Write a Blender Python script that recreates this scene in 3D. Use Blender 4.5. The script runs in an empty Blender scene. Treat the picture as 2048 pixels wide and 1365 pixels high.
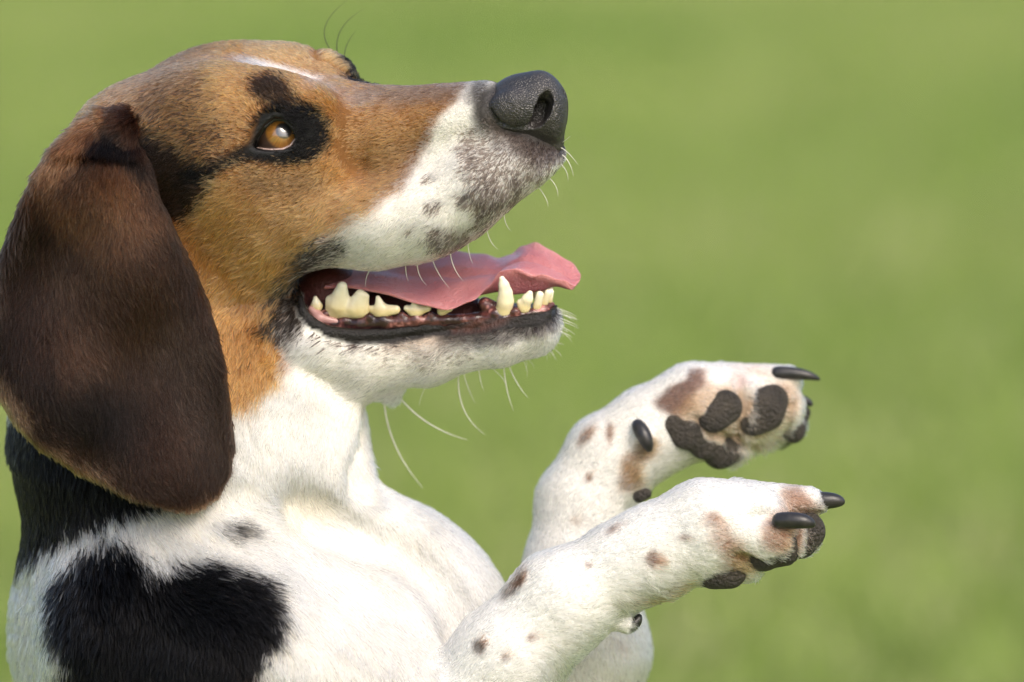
import bpy, math, random
import numpy as np
import openvdb
from mathutils import Vector

FUR = True
SC = bpy.context.scene
COL = SC.collection
rng = np.random.default_rng(7)
random.seed(7)

# ---------------------------------------------------------------- camera, sky, sun, exposure
S = 0.000205                    # metres per model unit (the dog is laid out in units of about a fifth of a millimetre)
DIST = 2.333                    # camera to the plane through the dog's head
DU = DIST / S
PITCH = math.radians(6.0)
FWD = np.array([0.0, math.cos(PITCH), -math.sin(PITCH)])
UPV = np.array([0.0, math.sin(PITCH), math.cos(PITCH)])
FOC = np.array([0.0, 0.0, 0.475])

def W(p):
    """dog units (x right, y down, d away) -> world metres"""
    p = np.asarray(p, float)
    x = (p[..., 0] - 1024.0) * S
    z = (682.5 - p[..., 1]) * S
    d = p[..., 2] * S
    return FOC + x[..., None] * np.array([1.0, 0, 0]) + z[..., None] * UPV + d[..., None] * FWD

def WV(v):
    v = np.asarray(v, float)
    return v[..., 0:1] * np.array([1.0, 0, 0]) - v[..., 1:2] * UPV + v[..., 2:3] * FWD

cam = bpy.data.cameras.new('camera')
camo = bpy.data.objects.new('camera', cam)
COL.objects.link(camo)
camo.location = Vector(FOC - FWD * DIST)
camo.rotation_euler = (math.radians(90) - PITCH, 0, 0)
cam.sensor_width = 36.0
cam.lens = 36.0 * DIST / (2048 * S)
cam.clip_start = 0.05
cam.clip_end = 500
cam.dof.use_dof = True
cam.dof.focus_distance = DIST - 120 * S
cam.dof.aperture_fstop = 4.5
SC.camera = camo

SUN_EL, SUN_AZ = 44.0, 152.0   # azimuth clockwise from +Y (the viewing direction)
world = bpy.data.worlds.new('World')
SC.world = world
world.use_nodes = True
nt = world.node_tree
sky = nt.nodes.new('ShaderNodeTexSky')
sky.sky_type = 'NISHITA'
sky.sun_disc = False
sky.sun_elevation = math.radians(SUN_EL)
sky.sun_rotation = math.radians(SUN_AZ)
sky.air_density = 1.0
sky.dust_density = 4.0
sky.ozone_density = 1.0
bg = nt.nodes['Background']
bg.inputs['Strength'].default_value = 0.15
nt.links.new(sky.outputs[0], bg.inputs['Color'])
sl = bpy.data.lights.new('sun', 'SUN')
sl.energy = 0.95
sl.angle = math.radians(32)
sl.color = (1.0, 0.94, 0.84)
so = bpy.data.objects.new('sun', sl)
COL.objects.link(so)
az, el = math.radians(SUN_AZ), math.radians(SUN_EL)
sdir = Vector((math.sin(az) * math.cos(el), math.cos(az) * math.cos(el), math.sin(el)))
so.rotation_euler = sdir.to_track_quat('Z', 'Y').to_euler()
so.location = (2, -2, 4)
SC.view_settings.view_transform = 'Standard'
SC.view_settings.look = 'None'
SC.view_settings.exposure = 0.74
SC.view_settings.gamma = 1.0
SC.view_settings.use_curve_mapping = False
SC.render.engine = 'CYCLES'
SC.cycles.max_bounces = 12
SC.cycles.diffuse_bounces = 4
SC.cycles.glossy_bounces = 6
SC.cycles.transmission_bounces = 8
SC.cycles.sample_clamp_indirect = 3.0
SC.cycles.use_denoising = True
try:
    SC.cycles.denoiser = 'OPENIMAGEDENOISE'
    SC.cycles.denoising_input_passes = 'RGB_ALBEDO_NORMAL'
    SC.cycles.denoising_prefilter = 'ACCURATE'
except Exception:
    pass

# ---------------------------------------------------------------- helpers
def unit(v):
    v = np.asarray(v, float)
    return v / np.maximum(np.linalg.norm(v, axis=-1, keepdims=True), 1e-9)

def P(px, py, d):
    k = 1.0 + d / DU
    return np.array([(px - 1024.0) * k + 1024.0, (py - 682.5) * k + 682.5, d])

# head: symmetric about a tilted plane
HA, HB = 0.36, 0.16
NEAR = unit([-HB, HA, -1.0])
HN = math.sqrt(HA * HA + HB * HB + 1)
def dmid(px, py):
    return HA * (py - 330.0) - HB * (px - 700.0)
def lateral(X, Y, Z):
    return -(Z - dmid(X, Y)) / HN
def H(px, py, t):
    """point of the head seen at (px, py), t units to the near side of the middle plane"""
    return P(px, py, dmid(px, py) - HN * t)
def mir(p):
    t = lateral(*p)
    return np.asarray(p) - 2 * t * NEAR

class Field:
    def __init__(s, lo, hi, h):
        s.lo = np.array(lo, float); s.h = h
        s.n = np.ceil((np.array(hi, float) - s.lo) / h).astype(int) + 1
        s.big = np.float32(1000.0)
        s.D = np.full(s.n, s.big, np.float32)
        s.I = np.zeros(s.n, np.int8)
    def box(s, lo, hi):
        a = np.clip(np.floor((np.asarray(lo) - s.lo) / s.h).astype(int), 0, s.n)
        b = np.clip(np.ceil((np.asarray(hi) - s.lo) / s.h).astype(int) + 1, 0, s.n)
        if np.any(b <= a):
            return None, None
        sl_ = tuple(slice(int(a[i]), int(b[i])) for i in range(3))
        ax = [(np.arange(a[i], b[i]) * s.h + s.lo[i]).astype(np.float32) for i in range(3)]
        return sl_, (ax[0][:, None, None], ax[1][None, :, None], ax[2][None, None, :])
    def join(s, sl_, d, k, iid):
        D = s.D[sl_]
        if iid is not None:
            m = d < D
            s.I[sl_][m] = iid
        if k > 0:
            hh = np.maximum(k - np.abs(D - d), 0) / k
            s.D[sl_] = np.minimum(D, d) - hh * hh * (k * 0.25)
        else:
            s.D[sl_] = np.minimum(D, d)
    def cut(s, sl_, d, k, iid=None):
        D = s.D[sl_]
        e = -d
        if iid is not None:
            m = (e > D - s.h * 1.5) & (e > -12)
            s.I[sl_][m] = iid
        hh = np.maximum(k - np.abs(D - e), 0) / max(k, 1e-6)
        s.D[sl_] = np.maximum(D, e) + hh * hh * (k * 0.25)
    def ell_d(s, g, c, r, R):
        X, Y, Z = g[0] - c[0], g[1] - c[1], g[2] - c[2]
        q = [(X * R[i][0] + Y * R[i][1] + Z * R[i][2]) for i in range(3)]
        k0 = np.sqrt(sum((q[i] / r[i]) ** 2 for i in range(3)))
        k1 = np.sqrt(sum((q[i] / (r[i] * r[i])) ** 2 for i in range(3)))
        return (k0 * (k0 - 1.0) / np.maximum(k1, 1e-6)).astype(np.float32)
    def ell(s, c, r, k=20, iid=0, R=None, ang=0.0, sub=False):
        if R is None:
            a = math.radians(ang)
            R = [(math.cos(a), math.sin(a), 0), (-math.sin(a), math.cos(a), 0), (0, 0, 1)]
        m = max(r) + k + 3 * s.h
        sl_, g = s.box(np.asarray(c) - m, np.asarray(c) + m)
        if sl_ is None: return
        d = s.ell_d(g, c, r, R)
        if sub: s.cut(sl_, d, k, iid)
        else: s.join(sl_, d, k, iid)
    def cap(s, a, b, ra, rb, k=20, iid=0, fd=1.0, sub=False):
        a = np.asarray(a, float); b = np.asarray(b, float)
        m = max(ra, rb) * max(1, fd) + k + 3 * s.h
        sl_, g = s.box(np.minimum(a, b) - m, np.maximum(a, b) + m)
        if sl_ is None: return
        X, Y, Z = g[0] - a[0], g[1] - a[1], (g[2] - a[2]) / fd
        v = b - a; v = v / np.array([1, 1, fd])
        vv = float(v @ v) + 1e-9
        t = np.clip((X * v[0] + Y * v[1] + Z * v[2]) / vv, 0, 1)
        d = np.sqrt((X - t * v[0]) ** 2 + (Y - t * v[1]) ** 2 + (Z - t * v[2]) ** 2) - (ra + (rb - ra) * t)
        d = d.astype(np.float32)
        if sub: s.cut(sl_, d, k, iid)
        else: s.join(sl_, d, k, iid)
    def chain(s, pts, k=20, iid=0, fd=1.0):
        for (a, ra), (b, rb) in zip(pts[:-1], pts[1:]):
            s.cap(a, b, ra, rb, k, iid, fd)
    def sample(s, A, p):
        q = (p - s.lo) / s.h
        i = np.clip(np.floor(q).astype(int), 0, s.n - 2)
        f = q - i
        out = 0
        for dx in (0, 1):
            for dy in (0, 1):
                for dz in (0, 1):
                    w = (f[:, 0] if dx else 1 - f[:, 0]) * (f[:, 1] if dy else 1 - f[:, 1]) * (f[:, 2] if dz else 1 - f[:, 2])
                    out = out + w * A[i[:, 0] + dx, i[:, 1] + dy, i[:, 2] + dz]
        return out
    def grad(s, p):
        e = s.h * 0.9
        g = np.stack([s.sample(s.D, p + np.eye(3)[i] * e) - s.sample(s.D, p - np.eye(3)[i] * e) for i in range(3)], 1)
        return unit(g)
    def front(s, x, y, d0, d1):
        """depth of the first surface met along the side view between d0 and d1"""
        zz = np.arange(d0, d1, 2.0)
        v = s.sample(s.D, np.array([P(x, y, z) for z in zz]))
        k = np.nonzero(v < 0)[0]
        return float(zz[k[0]]) if len(k) else float(d1)
    def ids(s, p):
        i = np.clip(np.rint((p - s.lo) / s.h).astype(int), 0, s.n - 1)
        return s.I[i[:, 0], i[:, 1], i[:, 2]]
    def mesh(s):
        lim = 4 * s.h
        g = openvdb.FloatGrid(lim)
        g.copyFromArray(np.clip(s.D, -lim, lim))
        pts, quads = g.convertToQuads(0.0)
        pts = np.asarray(pts, float) * s.h + s.lo
        quads = np.asarray(quads, int)
        q = quads[:: max(1, len(quads) // 500)]
        fn = np.cross(pts[q[:, 1]] - pts[q[:, 0]], pts[q[:, 2]] - pts[q[:, 0]])
        # y is mirrored on the way to the world, so faces must look inward here
        if np.sum(np.sum(fn * s.grad(pts[q[:, 0]]), 1)) > 0:
            quads = quads[:, ::-1]
        return pts, quads

def poly_d(X, Y, poly):
    """signed distance to a polygon, negative inside"""
    poly = np.asarray(poly, float)
    d2 = None; ins = None
    n = len(poly)
    for i in range(n):
        a, b = poly[i - 1], poly[i]
        ex, ey = b - a
        wx, wy = X - a[0], Y - a[1]
        t = np.clip((wx * ex + wy * ey) / (ex * ex + ey * ey + 1e-9), 0, 1)
        q = (wx - ex * t) ** 2 + (wy - ey * t) ** 2
        d2 = q if d2 is None else np.minimum(d2, q)
        c = ((a[1] <= Y) & (b[1] > Y)) | ((b[1] <= Y) & (a[1] > Y))
        c = c & (X < a[0] + ex * (Y - a[1]) / (ey if abs(ey) > 1e-9 else 1e-9))
        ins = c if ins is None else ins ^ c
    return np.where(ins, -1.0, 1.0) * np.sqrt(d2)

def link(name, data, parent=None):
    o = bpy.data.objects.new(name, data)
    COL.objects.link(o)
    if parent is not None:
        o.parent = parent
        o.matrix_parent_inverse = parent.matrix_world.inverted()
    return o

def make_mesh(name, pts, faces, mat, parent=None, attrs=None, smooth=True, world_pts=False):
    me = bpy.data.meshes.new(name)
    wp = pts if world_pts else W(pts)
    faces = np.asarray(faces)
    nv, nf, k = len(wp), len(faces), faces.shape[1]
    me.vertices.add(nv); me.vertices.foreach_set('co', np.ascontiguousarray(wp, np.float32).ravel())
    me.loops.add(nf * k); me.loops.foreach_set('vertex_index', np.ascontiguousarray(faces, np.int32).ravel())
    me.polygons.add(nf)
    me.polygons.foreach_set('loop_start', np.arange(0, nf * k, k, dtype=np.int32))
    me.polygons.foreach_set('use_smooth', np.full(nf, smooth))
    for an, arr in (attrs or {}).items():
        arr = np.asarray(arr, np.float32)
        if arr.ndim == 1:
            at = me.attributes.new(an, 'FLOAT', 'POINT'); at.data.foreach_set('value', arr)
        else:
            at = me.attributes.new(an, 'FLOAT_COLOR', 'POINT')
            at.data.foreach_set('color', np.concatenate([arr, np.ones((nv, 1), np.float32)], 1).ravel())
    me.update(calc_edges=True); me.validate()
    me.materials.append(mat)
    return link(name, me, parent)

# ---------------------------------------------------------------- materials
def newmat(name):
    m = bpy.data.materials.new(name); m.use_nodes = True
    return m, m.node_tree.nodes, m.node_tree.links, m.node_tree.nodes['Principled BSDF']

def noise_node(N, L, scale, detail=4, rough=0.6):
    tc = N.new('ShaderNodeTexCoord'); n = N.new('ShaderNodeTexNoise')
    n.inputs['Scale'].default_value = scale; n.inputs['Detail'].default_value = detail; n.inputs['Roughness'].default_value = rough
    L.new(tc.outputs['Object'], n.inputs['Vector'])
    return n

def ramp(N, L, src, stops):
    r = N.new('ShaderNodeValToRGB')
    while len(r.color_ramp.elements) < len(stops):
        r.color_ramp.elements.new(0.5)
    for e, (p, c) in zip(r.color_ramp.elements, stops):
        e.position = p; e.color = (*c, 1)
    L.new(src, r.inputs[0])
    return r

def bump(N, L, B, src, strength, dist):
    b = N.new('ShaderNodeBump'); b.inputs['Strength'].default_value = strength; b.inputs['Distance'].default_value = dist
    L.new(src, b.inputs['Height']); L.new(b.outputs[0], B.inputs['Normal'])
    return b

def mat_hair():
    m = bpy.data.materials.new('fur'); m.use_nodes = True
    N, L = m.node_tree.nodes, m.node_tree.links
    N.remove(N['Principled BSDF'])
    h = N.new('ShaderNodeBsdfHairPrincipled')
    h.inputs['Roughness'].default_value = 0.3
    h.inputs['IOR'].default_value = 1.4
    h.inputs['Radial Roughness'].default_value = 0.55
    h.inputs['Random Roughness'].default_value = 0.1
    a = N.new('ShaderNodeAttribute'); a.attribute_name = 'hair_color'
    hi = N.new('ShaderNodeHairInfo')
    rp = ramp(N, L, hi.outputs['Intercept'], [(0.0, (0.22, 0.17, 0.14)), (0.5, (0.80, 0.76, 0.72)), (1.0, (1.28, 1.30, 1.34))])  # agouti banding, roots darkened further as painted shade in the gaps
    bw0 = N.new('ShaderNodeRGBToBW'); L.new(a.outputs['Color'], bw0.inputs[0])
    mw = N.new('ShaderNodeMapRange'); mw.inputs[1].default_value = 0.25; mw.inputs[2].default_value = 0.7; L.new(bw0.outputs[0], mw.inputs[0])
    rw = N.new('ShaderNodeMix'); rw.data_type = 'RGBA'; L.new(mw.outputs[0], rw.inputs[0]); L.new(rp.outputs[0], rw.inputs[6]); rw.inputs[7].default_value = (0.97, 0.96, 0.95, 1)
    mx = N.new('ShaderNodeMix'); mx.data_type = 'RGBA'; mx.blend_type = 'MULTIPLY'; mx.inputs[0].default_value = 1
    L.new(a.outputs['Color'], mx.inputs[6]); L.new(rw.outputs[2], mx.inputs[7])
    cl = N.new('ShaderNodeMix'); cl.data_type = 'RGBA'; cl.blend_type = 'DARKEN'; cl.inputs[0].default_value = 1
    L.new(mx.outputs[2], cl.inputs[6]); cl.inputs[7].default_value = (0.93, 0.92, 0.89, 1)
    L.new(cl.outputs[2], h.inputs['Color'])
    bw = N.new('ShaderNodeRGBToBW'); L.new(a.outputs['Color'], bw.inputs[0])
    im = N.new('ShaderNodeMapRange'); im.inputs[1].default_value = 0.0; im.inputs[2].default_value = 0.12; im.inputs[3].default_value = 1.16; im.inputs[4].default_value = 1.42
    L.new(bw.outputs[0], im.inputs[0]); L.new(im.outputs[0], h.inputs['IOR'])
    L.new(h.outputs[0], N['Material Output'].inputs['Surface'])
    return m

def mat_skin():
    m, N, L, B = newmat('skin')
    a = N.new('ShaderNodeAttribute'); a.attribute_name = 'coat'
    n = noise_node(N, L, 420, 3)
    r = ramp(N, L, n.outputs['Fac'], [(0.3, (0.75, 0.75, 0.75)), (0.7, (1, 1, 1))])
    mx = N.new('ShaderNodeMix'); mx.data_type = 'RGBA'; mx.blend_type = 'MULTIPLY'; mx.inputs[0].default_value = 1
    L.new(a.outputs['Color'], mx.inputs[6]); L.new(r.outputs[0], mx.inputs[7]); L.new(mx.outputs[2], B.inputs['Base Color'])
    w = N.new('ShaderNodeAttribute'); w.attribute_name = 'wet'
    mr = N.new('ShaderNodeMapRange'); mr.inputs[3].default_value = 0.85; mr.inputs[4].default_value = 0.36
    L.new(w.outputs['Fac'], mr.inputs[0]); L.new(mr.outputs[0], B.inputs['Roughness'])
    B.inputs['Specular IOR Level'].default_value = 0.35
    n2 = noise_node(N, L, 900, 5)
    bump(N, L, B, n2.outputs['Fac'], 0.8, 0.0011)
    return m

def mat_nose():
    m, N, L, B = newmat('nose_leather')
    tc = N.new('ShaderNodeTexCoord')
    nd = N.new('ShaderNodeTexNoise'); nd.inputs['Scale'].default_value = 260; nd.inputs['Detail'].default_value = 2
    L.new(tc.outputs['Object'], nd.inputs['Vector'])
    mixv = N.new('ShaderNodeMix'); mixv.data_type = 'VECTOR'; mixv.inputs[0].default_value = 0.004
    L.new(tc.outputs['Object'], mixv.inputs[4]); L.new(nd.outputs['Color'], mixv.inputs[5])
    v = N.new('ShaderNodeTexVoronoi'); v.feature = 'DISTANCE_TO_EDGE'; v.inputs['Scale'].default_value = 800
    L.new(mixv.outputs[1], v.inputs['Vector'])
    r = ramp(N, L, v.outputs['Distance'], [(0.0, (0, 0, 0)), (0.22, (1, 1, 1))])
    bump(N, L, B, r.outputs[0], 0.45, 0.0006)
    n = noise_node(N, L, 90, 3)
    c = ramp(N, L, n.outputs['Fac'], [(0.3, (0.018, 0.017, 0.018)), (0.7, (0.042, 0.036, 0.034))])
    L.new(c.outputs[0], B.inputs['Base Color'])
    B.inputs['Roughness'].default_value = 0.4
    B.inputs['Specular IOR Level'].default_value = 0.65
    return m

def mat_tongue():
    m, N, L, B = newmat('tongue_flesh')
    n = noise_node(N, L, 60, 4)
    c = ramp(N, L, n.outputs['Fac'], [(0.3, (0.45, 0.145, 0.16)), (0.7, (0.60, 0.245, 0.25))])
    a = N.new('ShaderNodeAttribute'); a.attribute_name = 'coat'
    mx = N.new('ShaderNodeMix'); mx.data_type = 'RGBA'; mx.blend_type = 'MULTIPLY'; mx.inputs[0].default_value = 1
    L.new(c.outputs[0], mx.inputs[6]); L.new(a.outputs['Color'], mx.inputs[7]); L.new(mx.outputs[2], B.inputs['Base Color'])
    B.inputs['Roughness'].default_value = 0.3
    B.inputs['Coat Weight'].default_value = 0.4
    B.inputs['Coat Roughness'].default_value = 0.12
    B.inputs['Subsurface Weight'].default_value = 0.35
    B.inputs['Subsurface Radius'].default_value = (0.006, 0.002, 0.0015)
    B.inputs['Subsurface Scale'].default_value = 0.5
    v = noise_node(N, L, 750, 4, 0.7)
    bump(N, L, B, v.outputs['Fac'], 0.9, 0.0013)
    return m

def mat_enamel():
    m, N, L, B = newmat('tooth_enamel')
    a = N.new('ShaderNodeAttribute'); a.attribute_name = 'coat'
    n = noise_node(N, L, 160, 4)
    r = ramp(N, L, n.outputs['Fac'], [(0.3, (0.86, 0.82, 0.72)), (0.65, (1, 1, 1))])
    mx = N.new('ShaderNodeMix'); mx.data_type = 'RGBA'; mx.blend_type = 'MULTIPLY'; mx.inputs[0].default_value = 1
    L.new(a.outputs['Color'], mx.inputs[6]); L.new(r.outputs[0], mx.inputs[7]); L.new(mx.outputs[2], B.inputs['Base Color'])
    B.inputs['Roughness'].default_value = 0.17
    B.inputs['Subsurface Weight'].default_value = 0.25
    B.inputs['Subsurface Radius'].default_value = (0.002, 0.0015, 0.001)
    B.inputs['Subsurface Scale'].default_value = 0.5
    return m

def mat_gum():
    m, N, L, B = newmat('gum_flesh')
    n = noise_node(N, L, 115, 3)
    c = ramp(N, L, n.outputs['Fac'], [(0.42, (0.026, 0.011, 0.011)), (0.53, (0.10, 0.034, 0.030)), (0.62, (0.42, 0.18, 0.16))])
    L.new(c.outputs[0], B.inputs['Base Color']); B.inputs['Roughness'].default_value = 0.22
    n2 = noise_node(N, L, 500, 3); bump(N, L, B, n2.outputs['Fac'], 0.4, 0.0008)
    return m

def mat_pad():
    m, N, L, B = newmat('pad_leather')
    tc = N.new('ShaderNodeTexCoord'); v = N.new('ShaderNodeTexVoronoi'); v.inputs['Scale'].default_value = 700
    L.new(tc.outputs['Object'], v.inputs['Vector'])
    nn = noise_node(N, L, 1200, 4, 0.7)
    ad = N.new('ShaderNodeMath'); ad.operation = 'SUBTRACT'; L.new(nn.outputs['Fac'], ad.inputs[0]); L.new(v.outputs['Distance'], ad.inputs[1])
    bump(N, L, B, ad.outputs[0], 1.0, 0.0016)
    n = noise_node(N, L, 150, 4)
    c = ramp(N, L, n.outputs['Fac'], [(0.3, (0.028, 0.023, 0.019)), (0.7, (0.072, 0.058, 0.044))])
    L.new(c.outputs[0], B.inputs['Base Color']); B.inputs['Roughness'].default_value = 0.62
    return m

def mat_claw():
    m, N, L, B = newmat('claw_horn')
    n = noise_node(N, L, 300, 4)
    c = ramp(N, L, n.outputs['Fac'], [(0.3, (0.010, 0.010, 0.012)), (0.75, (0.035, 0.031, 0.030))])
    L.new(c.outputs[0], B.inputs['Base Color']); B.inputs['Roughness'].default_value = 0.34
    n2 = noise_node(N, L, 700, 3); bump(N, L, B, n2.outputs['Fac'], 0.25, 0.0005)
    return m

def mat_eye():
    m, N, L, B = newmat('eye_surface')
    a = N.new('ShaderNodeAttribute'); a.attribute_name = 'coat'
    L.new(a.outputs['Color'], B.inputs['Base Color'])
    B.inputs['Roughness'].default_value = 0.5
    B.inputs['Coat Weight'].default_value = 1.0
    B.inputs['Coat Roughness'].default_value = 0.015
    B.inputs['Coat IOR'].default_value = 2.0
    return m

def mat_simple(name, col, rough):
    m, N, L, B = newmat(name)
    n = noise_node(N, L, 200, 3)
    c = ramp(N, L, n.outputs['Fac'], [(0.3, tuple(x * 0.8 for x in col)), (0.7, tuple(min(1, x * 1.15) for x in col))])
    L.new(c.outputs[0], B.inputs['Base Color']); B.inputs['Roughness'].default_value = rough
    return m

M_HAIR, M_SKIN, M_NOSE, M_TONGUE, M_ENAMEL, M_GUM, M_PAD, M_CLAW, M_EYE = (
    mat_hair(), mat_skin(), mat_nose(), mat_tongue(), mat_enamel(), mat_gum(), mat_pad(), mat_claw(), mat_eye())
M_WHISK = mat_simple('whisker_hair', (0.72, 0.70, 0.62), 0.4)
M_WHISKD = mat_simple('dark_whisker_hair', (0.02, 0.017, 0.015), 0.4)

# ---------------------------------------------------------------- the lawn
def build_lawn():
    rng = np.random.default_rng(21)
    m, N, L, B = newmat('lawn_ground')
    tc = N.new('ShaderNodeTexCoord')
    n1 = N.new('ShaderNodeTexNoise'); n1.inputs['Scale'].default_value = 0.5; n1.inputs['Detail'].default_value = 2; n1.inputs['Distortion'].default_value = 0.6
    L.new(tc.outputs['Object'], n1.inputs['Vector'])
    c1 = ramp(N, L, n1.outputs['Fac'], [(0.30, (0.20, 0.285, 0.045)), (0.5, (0.315, 0.385, 0.10)), (0.70, (0.46, 0.485, 0.22))])
    n2 = N.new('ShaderNodeTexNoise'); n2.inputs['Scale'].default_value = 60; n2.inputs['Detail'].default_value = 6
    L.new(tc.outputs['Object'], n2.inputs['Vector'])
    c2 = ramp(N, L, n2.outputs['Fac'], [(0.3, (0.55, 0.55, 0.5)), (0.7, (1.1, 1.1, 1.05))])
    mx = N.new('ShaderNodeMix'); mx.data_type = 'RGBA'; mx.blend_type = 'MULTIPLY'; mx.inputs[0].default_value = 1
    L.new(c1.outputs[0], mx.inputs[6]); L.new(c2.outputs[0], mx.inputs[7]); L.new(mx.outputs[2], B.inputs['Base Color'])
    B.inputs['Roughness'].default_value = 0.9
    xs = np.linspace(-150, 150, 61); ys = np.linspace(-60, 260, 65)
    gx, gy = np.meshgrid(xs, ys, indexing='ij')
    pts = np.stack([gx, gy, 0.0 * gx], -1).reshape(-1, 3)
    idx = np.arange(61 * 65).reshape(61, 65)
    f = np.stack([idx[:-1, :-1], idx[1:, :-1], idx[1:, 1:], idx[:-1, 1:]], -1).reshape(-1, 4)
    o = make_mesh('lawn_ground', pts, f, m, world_pts=True, smooth=False)
    o['kind'] = 'structure'
    # grass blades, mown short, over the strip of lawn the lens sees and some way to either side
    n = 260000
    y = 1.2 + (rng.random(n) ** 1.5) * 17.0
    x = (rng.random(n) - 0.5) * (2.4 + 0.48 * (y + DIST))
    y[:30000] = -0.9 + rng.random(30000) * 2.6
    x[:30000] = (rng.random(30000) - 0.5) * 2.2
    hgt = rng.uniform(0.025, 0.06, n); wd = rng.uniform(0.0018, 0.0034, n) * (1 + y.clip(0) * 0.12)
    a = rng.random(n) * 2 * math.pi
    lean = rng.uniform(0.1, 0.9, n) * hgt; la = rng.random(n) * 2 * math.pi
    base = np.stack([x, y, np.zeros(n)], 1)
    side = np.stack([np.cos(a), np.sin(a), np.zeros(n)], 1) * wd[:, None]
    ld = np.stack([np.cos(la), np.sin(la), np.zeros(n)], 1) * lean[:, None]
    mid = base + ld * 0.35 + np.array([0, 0, 1]) * (hgt * 0.6)[:, None]
    tip = base + ld + np.array([0, 0, 1]) * hgt[:, None]
    V = np.stack([base - side, base + side, mid + side * 0.7, mid - side * 0.7, tip], 1).reshape(-1, 3)
    i0 = np.arange(n) * 5
    F = np.concatenate([np.stack([i0, i0 + 1, i0 + 2], 1), np.stack([i0, i0 + 2, i0 + 3], 1), np.stack([i0 + 3, i0 + 2, i0 + 4], 1)], 0)
    dry = (rng.random(n) < 0.17)
    cc = np.where(dry[:, None], np.array([0.45, 0.45, 0.22]), np.array([0.275, 0.365, 0.08])) * rng.uniform(0.75, 1.25, (n, 1))
    m2, N, L, B = newmat('grass_blade')
    at = N.new('ShaderNodeAttribute'); at.attribute_name = 'coat'
    n3 = noise_node(N, L, 0.5, 2); n3.inputs['Distortion'].default_value = 0.6
    c3 = ramp(N, L, n3.outputs['Fac'], [(0.30, (0.70, 0.84, 0.6)), (0.70, (1.28, 1.16, 1.4))])
    mx = N.new('ShaderNodeMix'); mx.data_type = 'RGBA'; mx.blend_type = 'MULTIPLY'; mx.inputs[0].default_value = 1
    L.new(at.outputs['Color'], mx.inputs[6]); L.new(c3.outputs[0], mx.inputs[7]); L.new(mx.outputs[2], B.inputs['Base Color'])
    B.inputs['Roughness'].default_value = 0.6
    tr = N.new('ShaderNodeBsdfTranslucent'); L.new(mx.outputs[2], tr.inputs['Color'])
    ms = N.new('ShaderNodeMixShader'); ms.inputs[0].default_value = 0.4
    L.new(B.outputs[0], ms.inputs[1]); L.new(tr.outputs[0], ms.inputs[2]); L.new(ms.outputs[0], N['Material Output'].inputs['Surface'])
    g = make_mesh('grass', V, F, m2, world_pts=True, smooth=False, attrs={'coat': np.repeat(cc, 5, 0)})
    g['kind'] = 'stuff'
build_lawn()

# ---------------------------------------------------------------- the dog
dog = bpy.data.objects.new('dog', None)
COL.objects.link(dog)
dog.location = (float((620 - 1024) * S), 0.03, 0.0)
dog['label'] = 'tricolour hound sitting up to beg on the lawn with open mouth and raised spotted forepaws'
dog['category'] = 'dog'
bpy.context.view_layer.update()

HR = None
def head_axes(pitch=4.0):
    f = np.array([math.cos(math.radians(pitch)), -math.sin(math.radians(pitch)), 0.0])
    f = unit(f - NEAR * (f @ NEAR))
    u = np.cross(NEAR, f)
    return [f, u, NEAR]

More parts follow.
